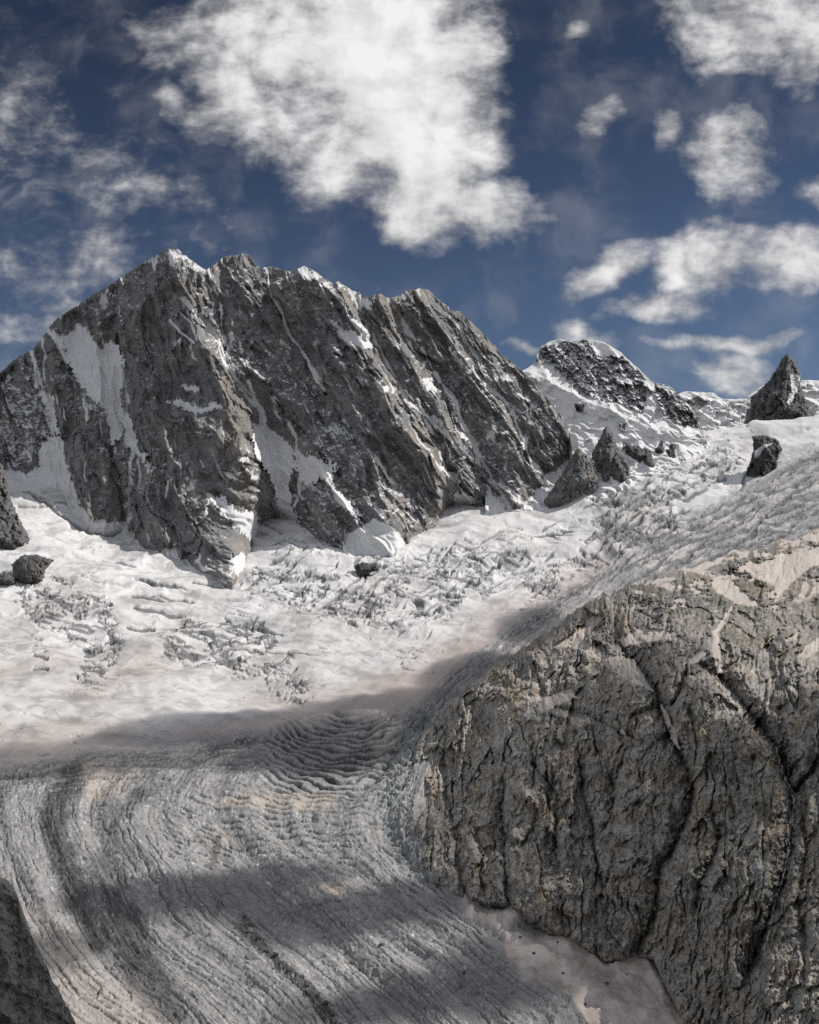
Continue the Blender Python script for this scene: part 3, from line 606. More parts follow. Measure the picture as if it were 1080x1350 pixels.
# ------------------------------------------------------------------ glacier
def build_glacier():
    cols = np.concatenate([np.arange(-600, -151, 4.0), np.arange(-150, 1232, 1.05), np.arange(1234, 1700, 4.0)])
    topf = crv(cols, [(-150,560),(40,600),(300,640),(640,640),(700,600),(900,572),(930,566),(982,559),(1030,553),(1080,547),(1230,535)]) + fbm(cols / 30, cols * 0, 3, 501) * 2
    nr = 890; v = np.linspace(0, 1, nr)[:, None]
    px = np.broadcast_to(cols[None], (nr, len(cols))).copy(); py = 1500 + (topf - 1500) * v
    Y0 = DG(px, py)
    X, Y, Z = world(px, py, Y0)
    # flow lines: psi is constant along the ice stream, ph counts along it
    psi = RBF([(20,1080,0),(60,1200,0),(130,1300,0),(200,1350,0),(110,1040,1),(140,1150,1),(200,1260,1),(300,1340,1),(220,1050,2),(260,1130,2),(330,1220,2),(440,1320,2),
               (330,1050,3),(400,1150,3),(480,1230,3),(600,1340,3),(430,1080,4),(500,1160,4),(600,1240,4),(730,1340,4),(500,1090,4.7),(540,1140,4.8),(640,1220,4.8),
               (0,1000,-.3),(100,985,.3),(250,960,1.2),(400,930,2),(520,890,2.7),(640,820,3.2),(760,740,3.5),(860,680,3.8),(1000,600,3.8),
               (480,1000,3.6),(540,930,3.8),(620,870,4),(740,800,4.3),(900,720,4.6),(1080,640,4.8),(540,990,4.6),(620,900,4.8),(1080,700,5.2),(1230,600,5),
               (0,900,-1.5),(250,870,-.5),(450,820,.8),(600,760,1.8),(760,690,2.6),(0,800,-3),(300,790,-1.4)], 300)(px, py)
    w1 = fbm(X / 260, Y / 260, 4, 511); w2 = fbm(X / 60, Y / 60, 4, 512)
    # zones
    edge = fbm(X / 90, Y / 140, 4, 521) * 14 + fbm(px / 9, py / 6, 3, 522) * 5
    def zone(p, soft=10, m=60): return sst(-soft, soft, poly_sd(px, py, p, m) + edge)
    line = crv(cols, [(-150,1020),(0,1010),(60,1003),(130,990),(200,985),(270,975),(340,965),(400,955),(450,940),(500,945),(540,935),(600,880),(700,800),(1230,500)])[None]
    bare = sst(-10, 14, py - line + edge * .6) * (px < 1300)
    z_sh = zone([(520,960),(640,870),(760,800),(800,740),(780,690),(800,650),(840,640),(900,690),(1000,640),(1230,560),(1230,900),(560,1010)], 14)      # dirty shear zone on the right
    z_sh = z_sh * (1 - bare * sst(560, 500, px))
    z_a = zone([(20,765),(70,755),(145,795),(162,850),(140,890),(120,905),(100,900),(112,850),(70,835),(30,810)], 8)
    z_b = zone([(210,832),(240,818),(350,815),(372,850),(300,880),(258,882),(215,860)], 6)
    z_c = zone([(300,880),(380,862),(418,905),(398,930),(325,912)], 6)
    z_d = zone([(330,740),(400,745),(470,790),(420,815),(340,800),(322,770)], 8)
    z_e = zone([(420,770),(500,735),(620,720),(720,735),(700,770),(620,790),(560,830),(460,830),(420,810)], 10)
    z_f = zone([(770,640),(840,600),(880,600),(900,650),(900,700),(830,730),(720,790),(690,800),(700,770),(790,700)], 10)
    z_g = zone([(860,590),(930,570),(980,590),(960,640),(900,640)], 10)
    z_h = zone([(350,690),(450,720),(560,720),(690,690),(760,690),(640,740),(480,760),(360,740)], 10)
    sm = 1 - bare
    z_og0 = zone([(355,965),(440,938),(500,945),(550,985),(520,1050),(420,1060),(350,1030)], 18)
    # heights in metres; U,V follow the ice surface, stretched along the slope
    pxm = Y0 / F
    wa = fbm(px / 80, py / 45, 4, 541) * 34; wb = fbm(px / 24, py / 14, 3, 542) * 9
    U = px + wa + wb; Vv = py + wa * .35 + wb * .45
    U2 = px + wa + wb * .35; V2 = py + wa * .35 + wb * .2
    h = w1 * 16 * sm + fbm(px / 90, py / 26, 3, 530) * 6 * pxm * sm
    ser = np.clip(z_a + z_b * .9 + z_c + z_d * .8 + z_e * .85 + z_f * .9 + z_g * .6, 0, 1)
    ser = ser * sst(-.1, .12, fbm((px + wa) / 34, (py + wa * .4) / 17, 4, 545) + .0)
    f1, f2, cid = worley(U / 13, (Vv - .1 * U) / 5.5, 41); g1, g2, cid2 = worley(U / 5.5, (Vv + .08 * U) / 2.8, 42)
    swl = ridged(U / 30, (Vv + .15 * U) / 10, 4, 543, .55)
    h = h + ser * pxm * (facets(U2 / 24, (V2 - .12 * U2) / 5.5, 3, 546, .55) * 2.0 + (swl - .45) * 2.8 - sst(.25, .02, f2 - f1) * 2.6)
    cr = ridged(U2 / 60, (V2 - .12 * U2) / 9.5, 3, 551, .5, 2.1, 2.2)
    crm = sst(.46, .72, cr) * sst(.0, .35, fbm(px / 85, py / 40, 3, 552) + .6 * np.clip(z_d + z_e + z_h + z_g + z_f, 0, 1) - .12) * sm
    h = h - crm * pxm * 2.6
    arc = ridged((U + .3 * py) / 75, (Vv + .22 * U) / 24, 3, 553, .45) - .4
    h = h + arc * pxm * (2.4 + 3.4 * np.clip(z_d + z_e + z_f + z_g + z_h, 0, 1)) * sm * sst(930, 800, py)
    # streaked shear zone: ridges along flow
    al = psi * 1.0
    st1 = ridged(al * 9 + w2 * .25, Y / 420 + X / 900, 4, 561, .6); st2 = ridged((X * .8 + Y * .25 + w1 * 60) / 70, (Y - X) / 260, 4, 562, .55)
    th = np.interp(px, [540, 800, 1080], [.68, .55, .42]); ac = (px - 800) * np.sin(th) + (py - 740) * np.cos(th) + w2 * 3; alg = (px - 800) * np.cos(th) - (py - 740) * np.sin(th)
    st1 = ridged(ac / 13, alg / 85, 4, 561, .55); st2 = ridged(ac / 5.5, alg / 26, 3, 562, .5)
    h = h + z_sh * pxm * ((st1 - .4) * 1.7 + (st2 - .4) * .35 + facet(alg / 46, ac / 8, 566) * .8)
    cr2 = ridged((alg + w2 * 3) / 60, (ac * .95 + alg * .22) / 9.5, 3, 565, .5, 2.1, 2.0); z_up = sst(800, 720, py) * z_sh * sst(-.15, .15, fbm(px / 60, py / 40, 3, 567) + .1)
    h = h - sst(.38, .6, cr2) * .8 * pxm * z_up
    # along the snow line the ice is combed sideways
    near_l = bare * sst(75, 15, py - line) * (1 - z_og0); cmb = ridged(U / 120, (py - line + w2 * 3) / 6.5, 4, 568, .6)
    h = h + near_l * (cmb - .4) * 3.0 * pxm
    Lu = np.zeros_like(px); wl = fbm(px / 45, py / 45, 4, 569, .6) * 9; ct = fbm(px / 22, py / 22, 2, 570)
    for p in ([(560,850),(700,800),(860,770)],[(700,830),(830,790),(960,760)],[(800,745),(900,715),(1000,700)],[(860,700),(960,670),(1120,630)],[(940,650),(1010,620),(1120,590)],[(980,700),(1100,675)],[(620,760),(760,715),(880,680)],
              [(540,740),(700,680),(800,640),(900,600)],[(460,800),(560,720),(680,650)],[(880,620),(980,590),(1120,550)],[(760,780),(900,745),(1120,705)],[(620,640),(700,600),(760,590)],[(560,580),(640,575),(690,600)],[(300,660),(380,640),(440,645)],
              [(330,690),(420,680),(520,640)],[(120,760),(200,740),(300,735)],[(0,820),(80,800),(160,820)],[(60,870),(160,850),(240,800)],[(380,760),(470,720),(560,650)],[(420,880),(560,800),(700,740)],[(480,900),(640,830),(800,770)],[(1000,640),(1120,610)],[(640,540),(720,520),(800,530)],[(820,600),(840,560),(900,545)],[(960,560),(1120,520)]):
        Lu = np.maximum(Lu, line_f(px + wb * .3, py + wb * .25 + wl, Z3(p), 3.6, .8, .15) * np.clip(.9 + 1.5 * ct, 0, 1.1))
    h = h - Lu * pxm * 1.8
    # ogives: big cross grooves at the bend
    z_og = z_og0
    oc = np.hypot(px - 455, (py - 900) * 1.25); ogv = (np.abs(((oc / 9.0 + w2 * .25 + fbm(px / 60, py / 24, 3, 571) * 1.2) % 1) - .5) * 2) ** 1.6
    h = h * (1 - .6 * z_og) - z_og * sst(.35, .9, ogv) * 14
    z_cv = zone([(230,1045),(470,1030),(520,1100),(430,1160),(230,1140)], 24)
    cv = ridged((X + w2 * 20) / 160, (Y + w1 * 40) / 24, 3, 572, .5, 2.1, 1.6)
    cv = np.maximum(cv * .8, ridged((px + wb) / 75, (py + .10 * px + wb * .35 + w1 * 6) / 10.0, 2, 573, .5, 2.1, 2.0)); h = h - z_cv * sst(.5, .8, cv) * 1.5
    z_r = zone([(470,1110),(520,1100),(570,1160),(700,1280),(620,1270),(540,1200)], 14)
    cv3 = ridged((px + py * .2 + w2 * 8) / 60, (py - px * .62 + w2 * 10) / 13, 3, 574, .5, 2.1, 1.6); h = h - z_r * sst(.5, .8, cv3) * 3
    # bare ice grain: short furrows along the flow with cross fractures
    fl = psi * 13 + w2 * 1.6 + w1 * .8; gz = sst(-.3, .4, fbm(X / 90, Y / 120, 3, 588))
    gr1 = ridged(fl, Y / 60 + X / 130, 4, 581, .62); gr2 = fbm(X / 9, Y / 11, 4, 582, .65)
    gr3 = ridged((X + w2 * 12) / 42, (Y + w1 * 20) / 13, 3, 583, .6)
    thin = sst(.80, .95, ridged(psi * 2.3 + w2 * .35, Y / 210 + X / 400, 2, 591, .5, 2.1, 1.5)) + sst(.80, .95, ridged((X + w1 * 90 - .3 * Y) / 190, (Y + X * .15 + w2 * 14) / 36, 3, 592, .5, 2.1, 1.5)) * sst(-.1, .2, fbm(X / 160, Y / 160, 3, 593))
    h = h + bare * (1 - .5 * z_sh) * (1 - .7 * z_og0) * ((gr1 - .4) * (1.6 + 2.2 * gz) + gr2 * 1.5 - (gr3 - .3) * 2.4 + facets((X + w2 * 10) / 26, (Y + w2 * 10) / 30, 2, 589) * 1.3 )
    h = h + bare * (fbm(psi * 2.2, Y / 900, 3, 584)) * 16
    # margins against the rock on the right: broken blue ice
    mg = line_f(px, py, [(560,950),(525,1000),(518,1050),(535,1110),(560,1150)], 26, .7)
    h = h + mg * ((cid2 - .5) * 16 + fbm(X / 8, Y / 8, 3, 585) * 8)
    h = h + sm * fbm(px / 20, py / 8, 3, 586, .5) * .35 * pxm
    Ls = None
    # long transverse crevasses in the snow above the bend
    for p, w, a in [(Z4([(340,210),(420,222),(520,230)]), 1.6, 9), (Z4([(345,240),(400,250),(490,262)]), 2.2, 11), (Z4([(330,290),(370,295),(410,292)]), 2, 9), (Z4([(560,290),(650,285),(760,320)]), 1.2, 6),
                    (Z4([(360,165),(420,180),(500,195)]), 1.1, 8), (Z4([(500,175),(620,190)]), 1.0, 6), (Z4([(300,120),(360,135)]), 1., 6), (Z4([(520,350),(640,355),(850,375)]), 1.0, 4),
                    (Z1([(60,940),(110,945),(160,985),(250,1050),(330,1085),(400,1095),(450,1075)]), 1.6, 12), (Z1([(55,985),(130,1000),(170,1000)]), 1.3, 10),
                    (Z1([(470,1245),(560,1270),(640,1290)]), 1.2, 8), (Z1([(460,1320),(560,1310),(690,1335)]), 1.5, 9), (Z4([(85,370),(130,380)]), 1.6, 6), (Z4([(85,400),(130,405)]), 1.6, 6)]:
        L = line_f(px + edge * .12, py + edge * .12 + wb * .3, p, w * 1.7, .7, .08); h = h - L * a * 1.5; Ls = L if Ls is None else np.maximum(Ls, L)
    lin2 = sst(.84, .95, ridged(U2 / 95, (V2 - .16 * U2) / 13, 2, 554, .5, 2.1, 1.6)) * sst(-.05, .25, fbm(px / 70, py / 35, 3, 555) + .35 * np.clip(z_a + z_b + z_c + z_d + z_e + z_f + z_g, 0, 1) - .06) * sm
    h = h - lin2 * pxm * 2.4
    tl = np.interp(px, [0, 300, 500, 800, 1080], [-.14, -.06, .22, .40, .45])
    zb = np.clip(z_a * .9 + z_b + z_c * .6 + z_d + z_e + z_f + z_g + z_h * .8, 0, 1)
    k1 = cracks(U2, V2 + tl * px, 11, 34, 901, .17, -.60 + .80 * zb) * sm * sst(975, 900, py)
    k2 = np.maximum(cracks(alg + w2 * 2, ac, 9, 50, 911, .2, .0 + .45 * sst(820, 700, py)), cracks(alg, ac + .25 * alg, 15, 70, 915, .14, .1)) * z_sh
    k3 = cracks(px + wb * .4, py + .0008 * (px - 450) ** 2 + wb * .2, 7.5, 30, 921, .17, .3) * z_cv
    k4 = cracks(px * .8 + py * .6, py - .72 * px + w2 * 2, 11, 40, 931, .16, .15) * z_r
    k5 = np.maximum(cracks(Y / 2.0 + X / 4, psi * 100 + w2 * 3, 7, 45, 941, (.11), .0 + .5 * fbm(px / 70, py / 70, 3, 947), 1.4), .8 * cracks(Y / 2.0 + X / 4, psi * 100 + w2 * 4, 21, 90, 945, .06, .0)) * bare * (1 - z_cv) * (1 - z_og0)
    k6 = cracks(px, py - line + w2 * 2, 8, 50, 951, .15, .15) * near_l
    k7 = cracks(px + wb * .5, py + .05 * px + w1 * 8, 10, 26, 961, .12, -.12) * bare * (1 - z_cv) * (1 - z_og0)
    CK = np.maximum.reduce([k1, k2, k3, k4 * .9, k5 * .7, k6 * .8, k7 * .7])
    h = h - (np.maximum(k1, k2) * 2.4 * pxm + k3 * 6 + k4 * 7 + k5 * 3 + k6 * 6 + k7 * 3.5)
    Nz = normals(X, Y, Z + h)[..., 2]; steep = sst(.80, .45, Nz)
    # ---- colour
    dusty = sst(.0, .6, fbm(X / 400, Y / 600, 4, 601) + .25)
    d2 = sst(700, 960, py) * .7 + .22
    alb = cmix(np.broadcast_to(SNOW, px.shape + (3,)), CREAM, np.clip(d2 * (0.5 + dusty * .8), 0, 1))
    mot = fbm((px + wa) / 60, (py + wa * .4) / 16, 5, 602, .6); alb = alb * (1 - .36 * sst(-.05, .45, mot))[..., None]
    strk = sst(.05, .35, fbm((px + wa * .6) / 46, (py - .12 * px + wb) / 5.5, 4, 599, .6)) * sst(640, 700, py); alb = cmix(alb, C(.36, .345, .335), strk * .6)
    pink = zone([(430,930),(600,850),(760,740),(860,700),(800,760),(640,880),(540,960),(400,975),(200,990),(0,1010),(0,985),(200,965)], 26, 80)
    alb = cmix(alb, C(.46, .385, .36), pink * .85)
    stx = fbm(ac / 9 , alg / 120, 4, 603, .6) * sst(300, 600, px) + fbm(psi * 5, Y / 1200, 4, 604, .6) * sst(600, 300, px)
    alb = alb * (1 + stx * .22 * sst(700, 800, py))[..., None]
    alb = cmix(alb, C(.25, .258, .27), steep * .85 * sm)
    # dirty ice where broken
    dirt = np.clip(ser * (.9 * sst(.45, .75, .5 - fbm(U / 26, Vv / 6, 5, 605, .65) * 1.1 + .05)) + crm * .7, 0, 1)
    dirt = np.maximum(dirt, .8 * np.maximum(lin2, sst(.2, .8, Ls)))
    dirt = np.maximum(dirt, .8 * np.clip(z_b * sst(.0, .25, fbm(U2 / 34, V2 / 7, 5, 606, .62)) + z_a * sst(.0, .25, fbm(U2 / 22, V2 / 9, 5, 607, .62)), 0, 1))
    alb = cmix(alb, C(.15, .147, .147), sst(.25, .7, dirt) * .85)
    shc = cmix(np.broadcast_to(C(.37, .36, .358), px.shape + (3,)), C(.15, .148, .15), sst(-.1, .4, fbm(ac / 10, alg / 70, 5, 608, .62) + (.4 - st2) * .4 + .12 * sst(760, 660, px)))
    shc = cmix(shc, C(.62, .59, .565), sst(.08, .32, fbm(X / 200, (Y + X) / 300, 4, 609) + .22 * sst(800, 640, py)) * .85)
    shc = cmix(shc, C(.20, .195, .195), sst(.04, .3, fbm(alg / 95, ac / 13, 5, 613, .62)) * .75 * sst(840, 720, py))
    shc = cmix(shc, C(.15, .15, .155), z_up * sst(.38, .6, cr2) * .4)
    alb = cmix(alb, shc, z_sh * .92); alb = cmix(alb, C(.15, .15, .153), sst(.25, .75, Lu) * .85)
    dkb = zone([(80,1010),(120,1015),(90,1080),(110,1160),(150,1250),(120,1260),(75,1170),(50,1090)], 12) + zone([(180,1040),(215,1030),(150,1090),(165,1170),(210,1260),(260,1350),(200,1350),(140,1230),(115,1130)], 14) * .9 + zone([(340,960),(560,950),(540,1020),(400,1030)], 14) * .6
    stroke = fbm(psi * 26 + w2 * 1.5, Y / 34 + X / 90, 4, 594, .68)
    spk = fbm(px / 3.0, py / 3.0, 3, 610, .7) * .5 + stroke * .95; bandp = fbm(psi * 1.7 + w2 * .25, Y / 900, 6, 611, .66)
    icec = cmix(np.broadcast_to(C(.325, .318, .312), px.shape + (3,)), C(.07, .07, .071), sst(-.2, .7, bandp * .55 - spk * .4 + gr2 * .3 + .5 * dkb  + near_l * (.05 - (cmb - .4) * 1.0) + z_og * (ogv - .35) * .8 ))
    icec = cmix(icec, C(.66, .655, .65), sst(.14, .55, spk * .7 - .25 * dkb + gr2 * .5 + .25 * fbm(X / 130, Y / 180, 3, 612)))
    sandy = zone([(110,1010),(190,1005),(160,1050),(115,1055)], 8) * .8 + zone([(290,1055),(370,1045),(450,1045),(440,1062),(320,1072)], 6) * .9 + zone([(245,1095),(300,1095),(290,1112)], 7) * .5 \
        + zone([(425,1170),(470,1155),(450,1175)], 6) * .7 + zone([(40,1180),(90,1230),(220,1350),(240,1425),(60,1425)], 18) * .6 + zone([(480,980),(520,960),(500,1010)], 8) * .5
    icec = cmix(icec, C(.46, .40, .345), np.clip(sandy, 0, 1) * .85)
    alb = cmix(alb, icec, bare * (1 - .8 * z_sh))
    teal = mg * sst(-.2, .3, fbm(X / 25, Y / 25, 3, 615)); alb = cmix(alb, C(.20, .235, .235), teal * .8)
    alb = cmix(alb, C(.13, .13, .133), np.maximum(CK * .7, k2 * .9))
    # medial rubble
    rub = line_f(px + edge * .8, py + edge * .3, [(318,1205),(330,1240),(345,1255),(372,1278),(410,1310),(440,1350),(460,1390)], 17, .8, .08)
    alb = cmix(alb, C(.06, .06, .062), sst(.35, .75, rub * .8 + fbm(px / 9, py / 9, 5, 616, .65) * .9 + .1) * .85 * (rub > 0)); h = h + sst(.2, .7, rub) * (2 + fbm(px / 3, py / 3, 2, 617) * 3)
    rub2 = line_f(px + edge * .8, py, [(293,1100),(284,1120),(281,1138)], 6, .8); alb = cmix(alb, C(.12, .105, .095), sst(.2, .6, rub2 + fbm(px / 3, py / 3, 3, 618) * .8) * .7 * (rub2 > 0))
    # snow patches at the foot of the slabs on the right
    pt = [('snow_patch', Z7([(90,390),(140,395),(160,435),(225,445),(215,480),(275,480),(285,440),(310,440),(325,480),(358,495),(300,530),(350,535),(400,540),(455,535),(470,560),(500,590),(540,620),(590,590),(650,580),(670,640),(690,680),(700,730),(760,771),(790,900),(560,900),(450,720),(330,670),(280,610),(265,550),(220,520),(180,500),(160,450)]))]
    ids = np.zeros(px.shape, int)
    for i, (nm, p) in enumerate(pt, 1):
        sdp = poly_sd(px, py, p, 40) + edge * .2; k_ = sst(-5, 9, sdp + edge * .2); ids[sdp > 0] = i
        c = cmix(np.broadcast_to(C(.42, .355, .315), px.shape + (3,)), C(.72, .64, .58), sst(-.3, .35, fbm(X / 60, Y / 90, 5, 621, .6)))
        alb = cmix(alb, c, k_); h = h * (1 - .8 * k_) + k_ * (6 + fbm(X / 50, Y / 50, 3, 622) * 10)
        bare = bare * (1 - k_)
    snowm = np.clip((1 - bare) * (1 - dirt) * (1 - z_sh * .6), 0, 1)
    Z = Z + h
    global ICE; ICE = (px[:, 0], py, X, Y, Z, cols)
    Xb, Yb, Zb = X, Y, Z
    for k in range(1, 7):
        Xb = np.vstack([Xb, Xb[-1:]]); Yb = np.vstack([Yb, Yb[-1:] + 60 * k]); Zb = np.vstack([Zb, Zb[-1:] - 50 * k])
    ids[(py < line) & (ids == 0)] = 2
    ids = pad(ids)
    # tongue = bare ice with its snow patch; the snow basin above is its own sheet
    H, W = Xb.shape; V = np.stack([Xb, Yb, Zb], -1).reshape(-1, 3); i = np.arange(H * W).reshape(H, W)
    q = np.stack([i[:-1, :-1], i[1:, :-1], i[1:, 1:], i[:-1, 1:]], -1).reshape(-1, 4); idf = ids[:-1, :-1].reshape(-1)
    A = pad(alb).reshape(-1, 3); S = pad(snowm).reshape(-1)
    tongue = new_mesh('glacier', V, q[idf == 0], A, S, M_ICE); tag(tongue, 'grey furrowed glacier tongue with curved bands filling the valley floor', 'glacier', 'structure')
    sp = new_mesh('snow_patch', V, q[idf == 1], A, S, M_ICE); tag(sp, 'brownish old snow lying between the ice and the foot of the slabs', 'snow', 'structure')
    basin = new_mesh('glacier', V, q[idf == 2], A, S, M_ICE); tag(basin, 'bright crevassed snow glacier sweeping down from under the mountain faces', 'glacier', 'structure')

def build_boulders():
    import bmesh
    rng = np.random.RandomState(7)
    px0, pyg, X, Y, Z, cols = ICE
    spots = [(503,1247,4.2),(150,1176,2.6),(283,1110,3.6),(290,1104,2.4),(322,1212,4.5),(333,1222,5.0),(328,1236,3.8),(341,1246,4.6),(352,1262,3.6),(365,1270,4.2),(381,1288,4.0),(399,1296,3.4),(404,1308,4.4),
             (418,1322,3.8),(431,1330,4.4),(440,1342,3.4),(246,1203,2.2),(385,1216,2.0),(214,1188,1.8),(612,1287,2.6),(560,1330,2.4),(470,1180,1.8),(704,1262,2.6),(742,1288,2.2),(800,1302,3.0),(686,1243,2.4),(772,1330,2.2),(826,1290,1.8),(735,1245,1.8)]
    first = {2: None}
    lone = {0: 'lone dark boulder on bright ice, right of the rubble line', 1: 'small dark boulder alone on the left bands of the ice', 2: 'larger of two boulders beside the sandy streak mid glacier', 3: 'smaller boulder touching the larger one beside the sandy streak'}
    for n, (x, y, r_) in enumerate(spots):
        c = int(np.argmin(np.abs(cols - x))); k = int(np.argmin(np.abs(pyg[:, c] - y)))
        bm = bmesh.new(); bmesh.ops.create_icosphere(bm, subdivisions=2, radius=1.0)
        ax = rng.normal(size=(9, 3)); ax /= np.linalg.norm(ax, axis=1, keepdims=True); lim = rng.uniform(.55, .95, 9)
        for v in bm.verts:
            p = np.array(v.co)
            for a_, l_ in zip(ax, lim):
                d = p @ a_
                if d > l_: p = p - a_ * (d - l_)
            v.co = p * np.array([1.25, 1.0, .85]) * r_ * (1 + rng.uniform(-.04, .04))
        me = bpy.data.meshes.new('boulder'); bm.to_mesh(me); bm.free()
        a = me.attributes.new('albedo', 'FLOAT_COLOR', 'POINT'); col = np.ones((len(me.vertices), 4), np.float32); col[:, :3] = rng.uniform(.07, .13) * np.array([1.0, .96, .92]); a.data.foreach_set('color', col.ravel())
        me.materials.append(M_NEAR)
        o = bpy.data.objects.new('boulder', me); SC.collection.objects.link(o)
        o.location = (X[k, c], Y[k, c], Z[k, c] + r_ * .35); o.rotation_euler[2] = rng.uniform(0, 6.28)
        tag(o, lone.get(n) or ('dark angular boulder in the rubble line down the middle of the ice' if 4 <= n <= 15 else 'tiny dark stone on the brown old snow under the slabs' if n > 21 else 'tiny dark stone on the open grey ice away from the rubble line'), 'boulder', None,
            'boulders along the rubble line' if 4 <= n <= 15 else 'stones on the old snow' if n > 21 else 'stones scattered on the open ice')

# ------------------------------------------------------------------ dark slabs on the near right
def build_slabs():
    DN = RBF([(500,1000,2300),(545,985,2180),(545,1050,1950),(545,1150,1660),(600,1175,1540),(600,920,2320),(640,885,2360),(700,850,2430),(830,785,2560),(900,755,2750),(960,738,2950),(1080,705,3350),(1230,670,3500),
              (600,1000,2050),(700,1000,1780),(700,1200,1450),(760,1240,1385),(860,1262,1330),(880,1300,1250),(900,1350,1180),(900,1425,1080),(700,1425,1150),(600,1300,1340),(900,1000,1560),(1080,1000,1440),(1230,1000,1380),
              (1080,1350,960),(1230,1350,900),(1230,1425,830),(1080,1425,860),(1080,1200,1150),(1080,850,1850),(1230,850,1800),(900,850,1950),(760,900,2050),(760,1050,1680),(900,1200,1290)], 300)
    cols = np.concatenate([np.arange(522, 1232, 1.05), np.arange(1234, 1700, 4.0)])
    top = crv(cols, [(522,1200),(530,1130),(536,1060),(542,1000),(552,975),(575,950),(600,920),(620,902),(640,885),(665,868),(700,848),(730,828),(760,803),(800,783),(830,772),(870,762),(900,748),(960,732),(1020,715),(1080,698),(1230,650)])
    top = top + fbm(cols / (14 + 14 * sst(700, 900, cols)), cols * 0, 4, 703, .5) * (7 + 6 * sst(700, 900, cols))
    nr = 690; v = np.linspace(0, 1, nr)[:, None]
    px = np.broadcast_to(cols[None], (nr, len(cols))).copy(); py = 1500 + (top - 1500) * v
    Y = DN(px, py)
    # keep the face behind the ice where ice and old snow lie in front
    foot = crv(cols, [(522,1100),(545,1140),(575,1165),(600,1180),(640,1190),(680,1195),(720,1225),(760,1240),(800,1270),(830,1262),(862,1262),(880,1300),(905,1350),(940,1425),(1232,1500)])[None]
    w1 = fbm(px / 60, py / 60, 4, 711) * 16; w2 = fbm(px / 16, py / 16, 4, 712) * 7
    gl = [  # gullies: line, width, depth
        (Z5([(590,150),(640,200),(690,260),(705,320),(735,400),(770,470),(780,540),(740,620),(700,700),(690,792),(660,860),(640,920)]), 20, 42),
        (Z5([(780,200),(840,230),(890,290),(940,350),(975,400),(1000,460),(1020,510),(1015,600),(1000,680),(985,740),(960,820),(930,900),(900,960)]), 22, 50),
        (Z5([(1080,420),(1050,480),(1022,512)]), 14, 30), (Z5([(985,300),(990,400),(1015,480)]), 10, 18),
        (Z5([(330,470),(325,560),(335,660),(340,760),(338,790)]), 9, 20), (Z5([(400,390),(395,440),(430,480),(460,520),(455,600),(460,700)]), 8, 16),
        (Z5([(190,420),(195,520),(215,600),(225,700),(240,770)]), 8, 16), (Z5([(510,400),(520,520),(545,620),(570,760)]), 8, 14), (Z5([(270,600),(275,700),(285,760)]), 6, 12),
        (Z5([(830,560),(840,640),(800,720),(790,800)]), 12, 22), (Z5([(420,260),(450,310),(540,330),(610,370),(680,400)]), 10, 16),
        (Z5([(580,470),(600,520),(570,600)]), 8, 12), (Z5([(1040,560),(1050,650),(1030,760),(1050,860),(1040,960)]), 10, 20), (Z5([(870,520),(880,600),(870,680)]), 8, 10),
        (Z5([(640,330),(740,300),(760,240),(830,210)]), 9, 12), (Z5([(960,160),(975,260),(960,320)]), 8, 12), (Z5([(130,480),(150,560),(150,640)]), 7, 14),
        (Z5([(850,60),(860,130),(850,200)]), 10, 10)]
    D = np.zeros_like(px); near = np.full(px.shape, 60.0)
    X0, Y0, Z0 = world(px, py, Y)
    dk = np.zeros_like(px)
    f0 = np.abs(fbm(px / 7, py / 12, 4, 718, .6)) * 1.6
    for p, w, a in gl:
        d, tt = seg_dist(px + w1 * .35 + w2 * .8, py + w2 * .6, p); d = d + f0 * w * .25
        near = np.minimum(near, d); D = D - 1.35 * a * np.clip(1 - d / w, 0, 1) ** 1.2 * np.clip(np.minimum(tt, 1 - tt) / .08 + .25, 0, 1)
        dk = np.maximum(dk, np.clip(1 - d / (w * .4), 0, 1) * min(1, a / 25))
    D = D + 26 * np.sqrt(np.clip(near, 0, 40) / 40) * (.6 + .8 * sst(-.3, .3, fbm(px / 80, py / 80, 3, 719)))                    # slabs swell between the gullies
    # ribs and cracks down the fall line
    lean = np.interp(px, [540, 700, 900, 1080], [-.05, .0, -.05, -.12])
    s = px - lean * (py - 1000) + w1
    upper = sst(960, 860, py + (px - 600) * .1)                        # blockier towards the top
    r1 = ridged(s / 42, py / 110, 5, 721, .55) - .42; r2 = ridged((s + w2) / 13, py / 34, 4, 722, .6) - .4
    r3 = ridged((px + py * .55 + w2) / 22, (py - px * .3) / 9, 4, 723, .6) - .4      # slanting joints
    f = fbm(px / 6, py / 8, 5, 724, .62)
    c1, c2, cid = worley((s + w2) / 17, (py + w1) / 26, 51); e1, e2, cid2 = worley((px + w2) / 6.5, py / 8, 52)
    rough = .35 + .65 * sst(.0, .4, fbm(px / 90, py / 70, 3, 725) + .18)
    ja = facets((s + w2 + .25 * py) / 34, (py + w1 * .8) / 62, 3, 727, .55); jb = facets((px - .45 * py + w1) / 20, (py + .35 * px + w2) / 15, 3, 728, .55); jc = facets((s + w2) / 8, (py + w2) / 17, 2, 729, .5)
    jt = np.maximum(cracks(py, s + w2 * .3, 23, 70, 971, .09, .25, .9), .7 * cracks(px * .85 + py * .5, py * .85 - px * .5 + w2 * .3, 30, 45, 975, .08, .1, .7)); jt = np.maximum(jt, .6 * cracks(px * .6 - py * .8, py * .6 + px * .8, 37, 60, 979, .06, .0, .6))
    rv = ridged((s + w2 * .8) / 17, py / 130, 3, 730, .5) - .4
    D = D + r1 * 26 + r2 * 13 * rough + r3 * 6 * rough + f * 4 * rough + ja * 20 + jb * 14 * (.2 + .8 * upper) * rough + jc * 4 + rv * 11 * (1 - .6 * upper) - jt * 7 * sst(-.25, .2, fbm(px / 50, py / 50, 3, 738))
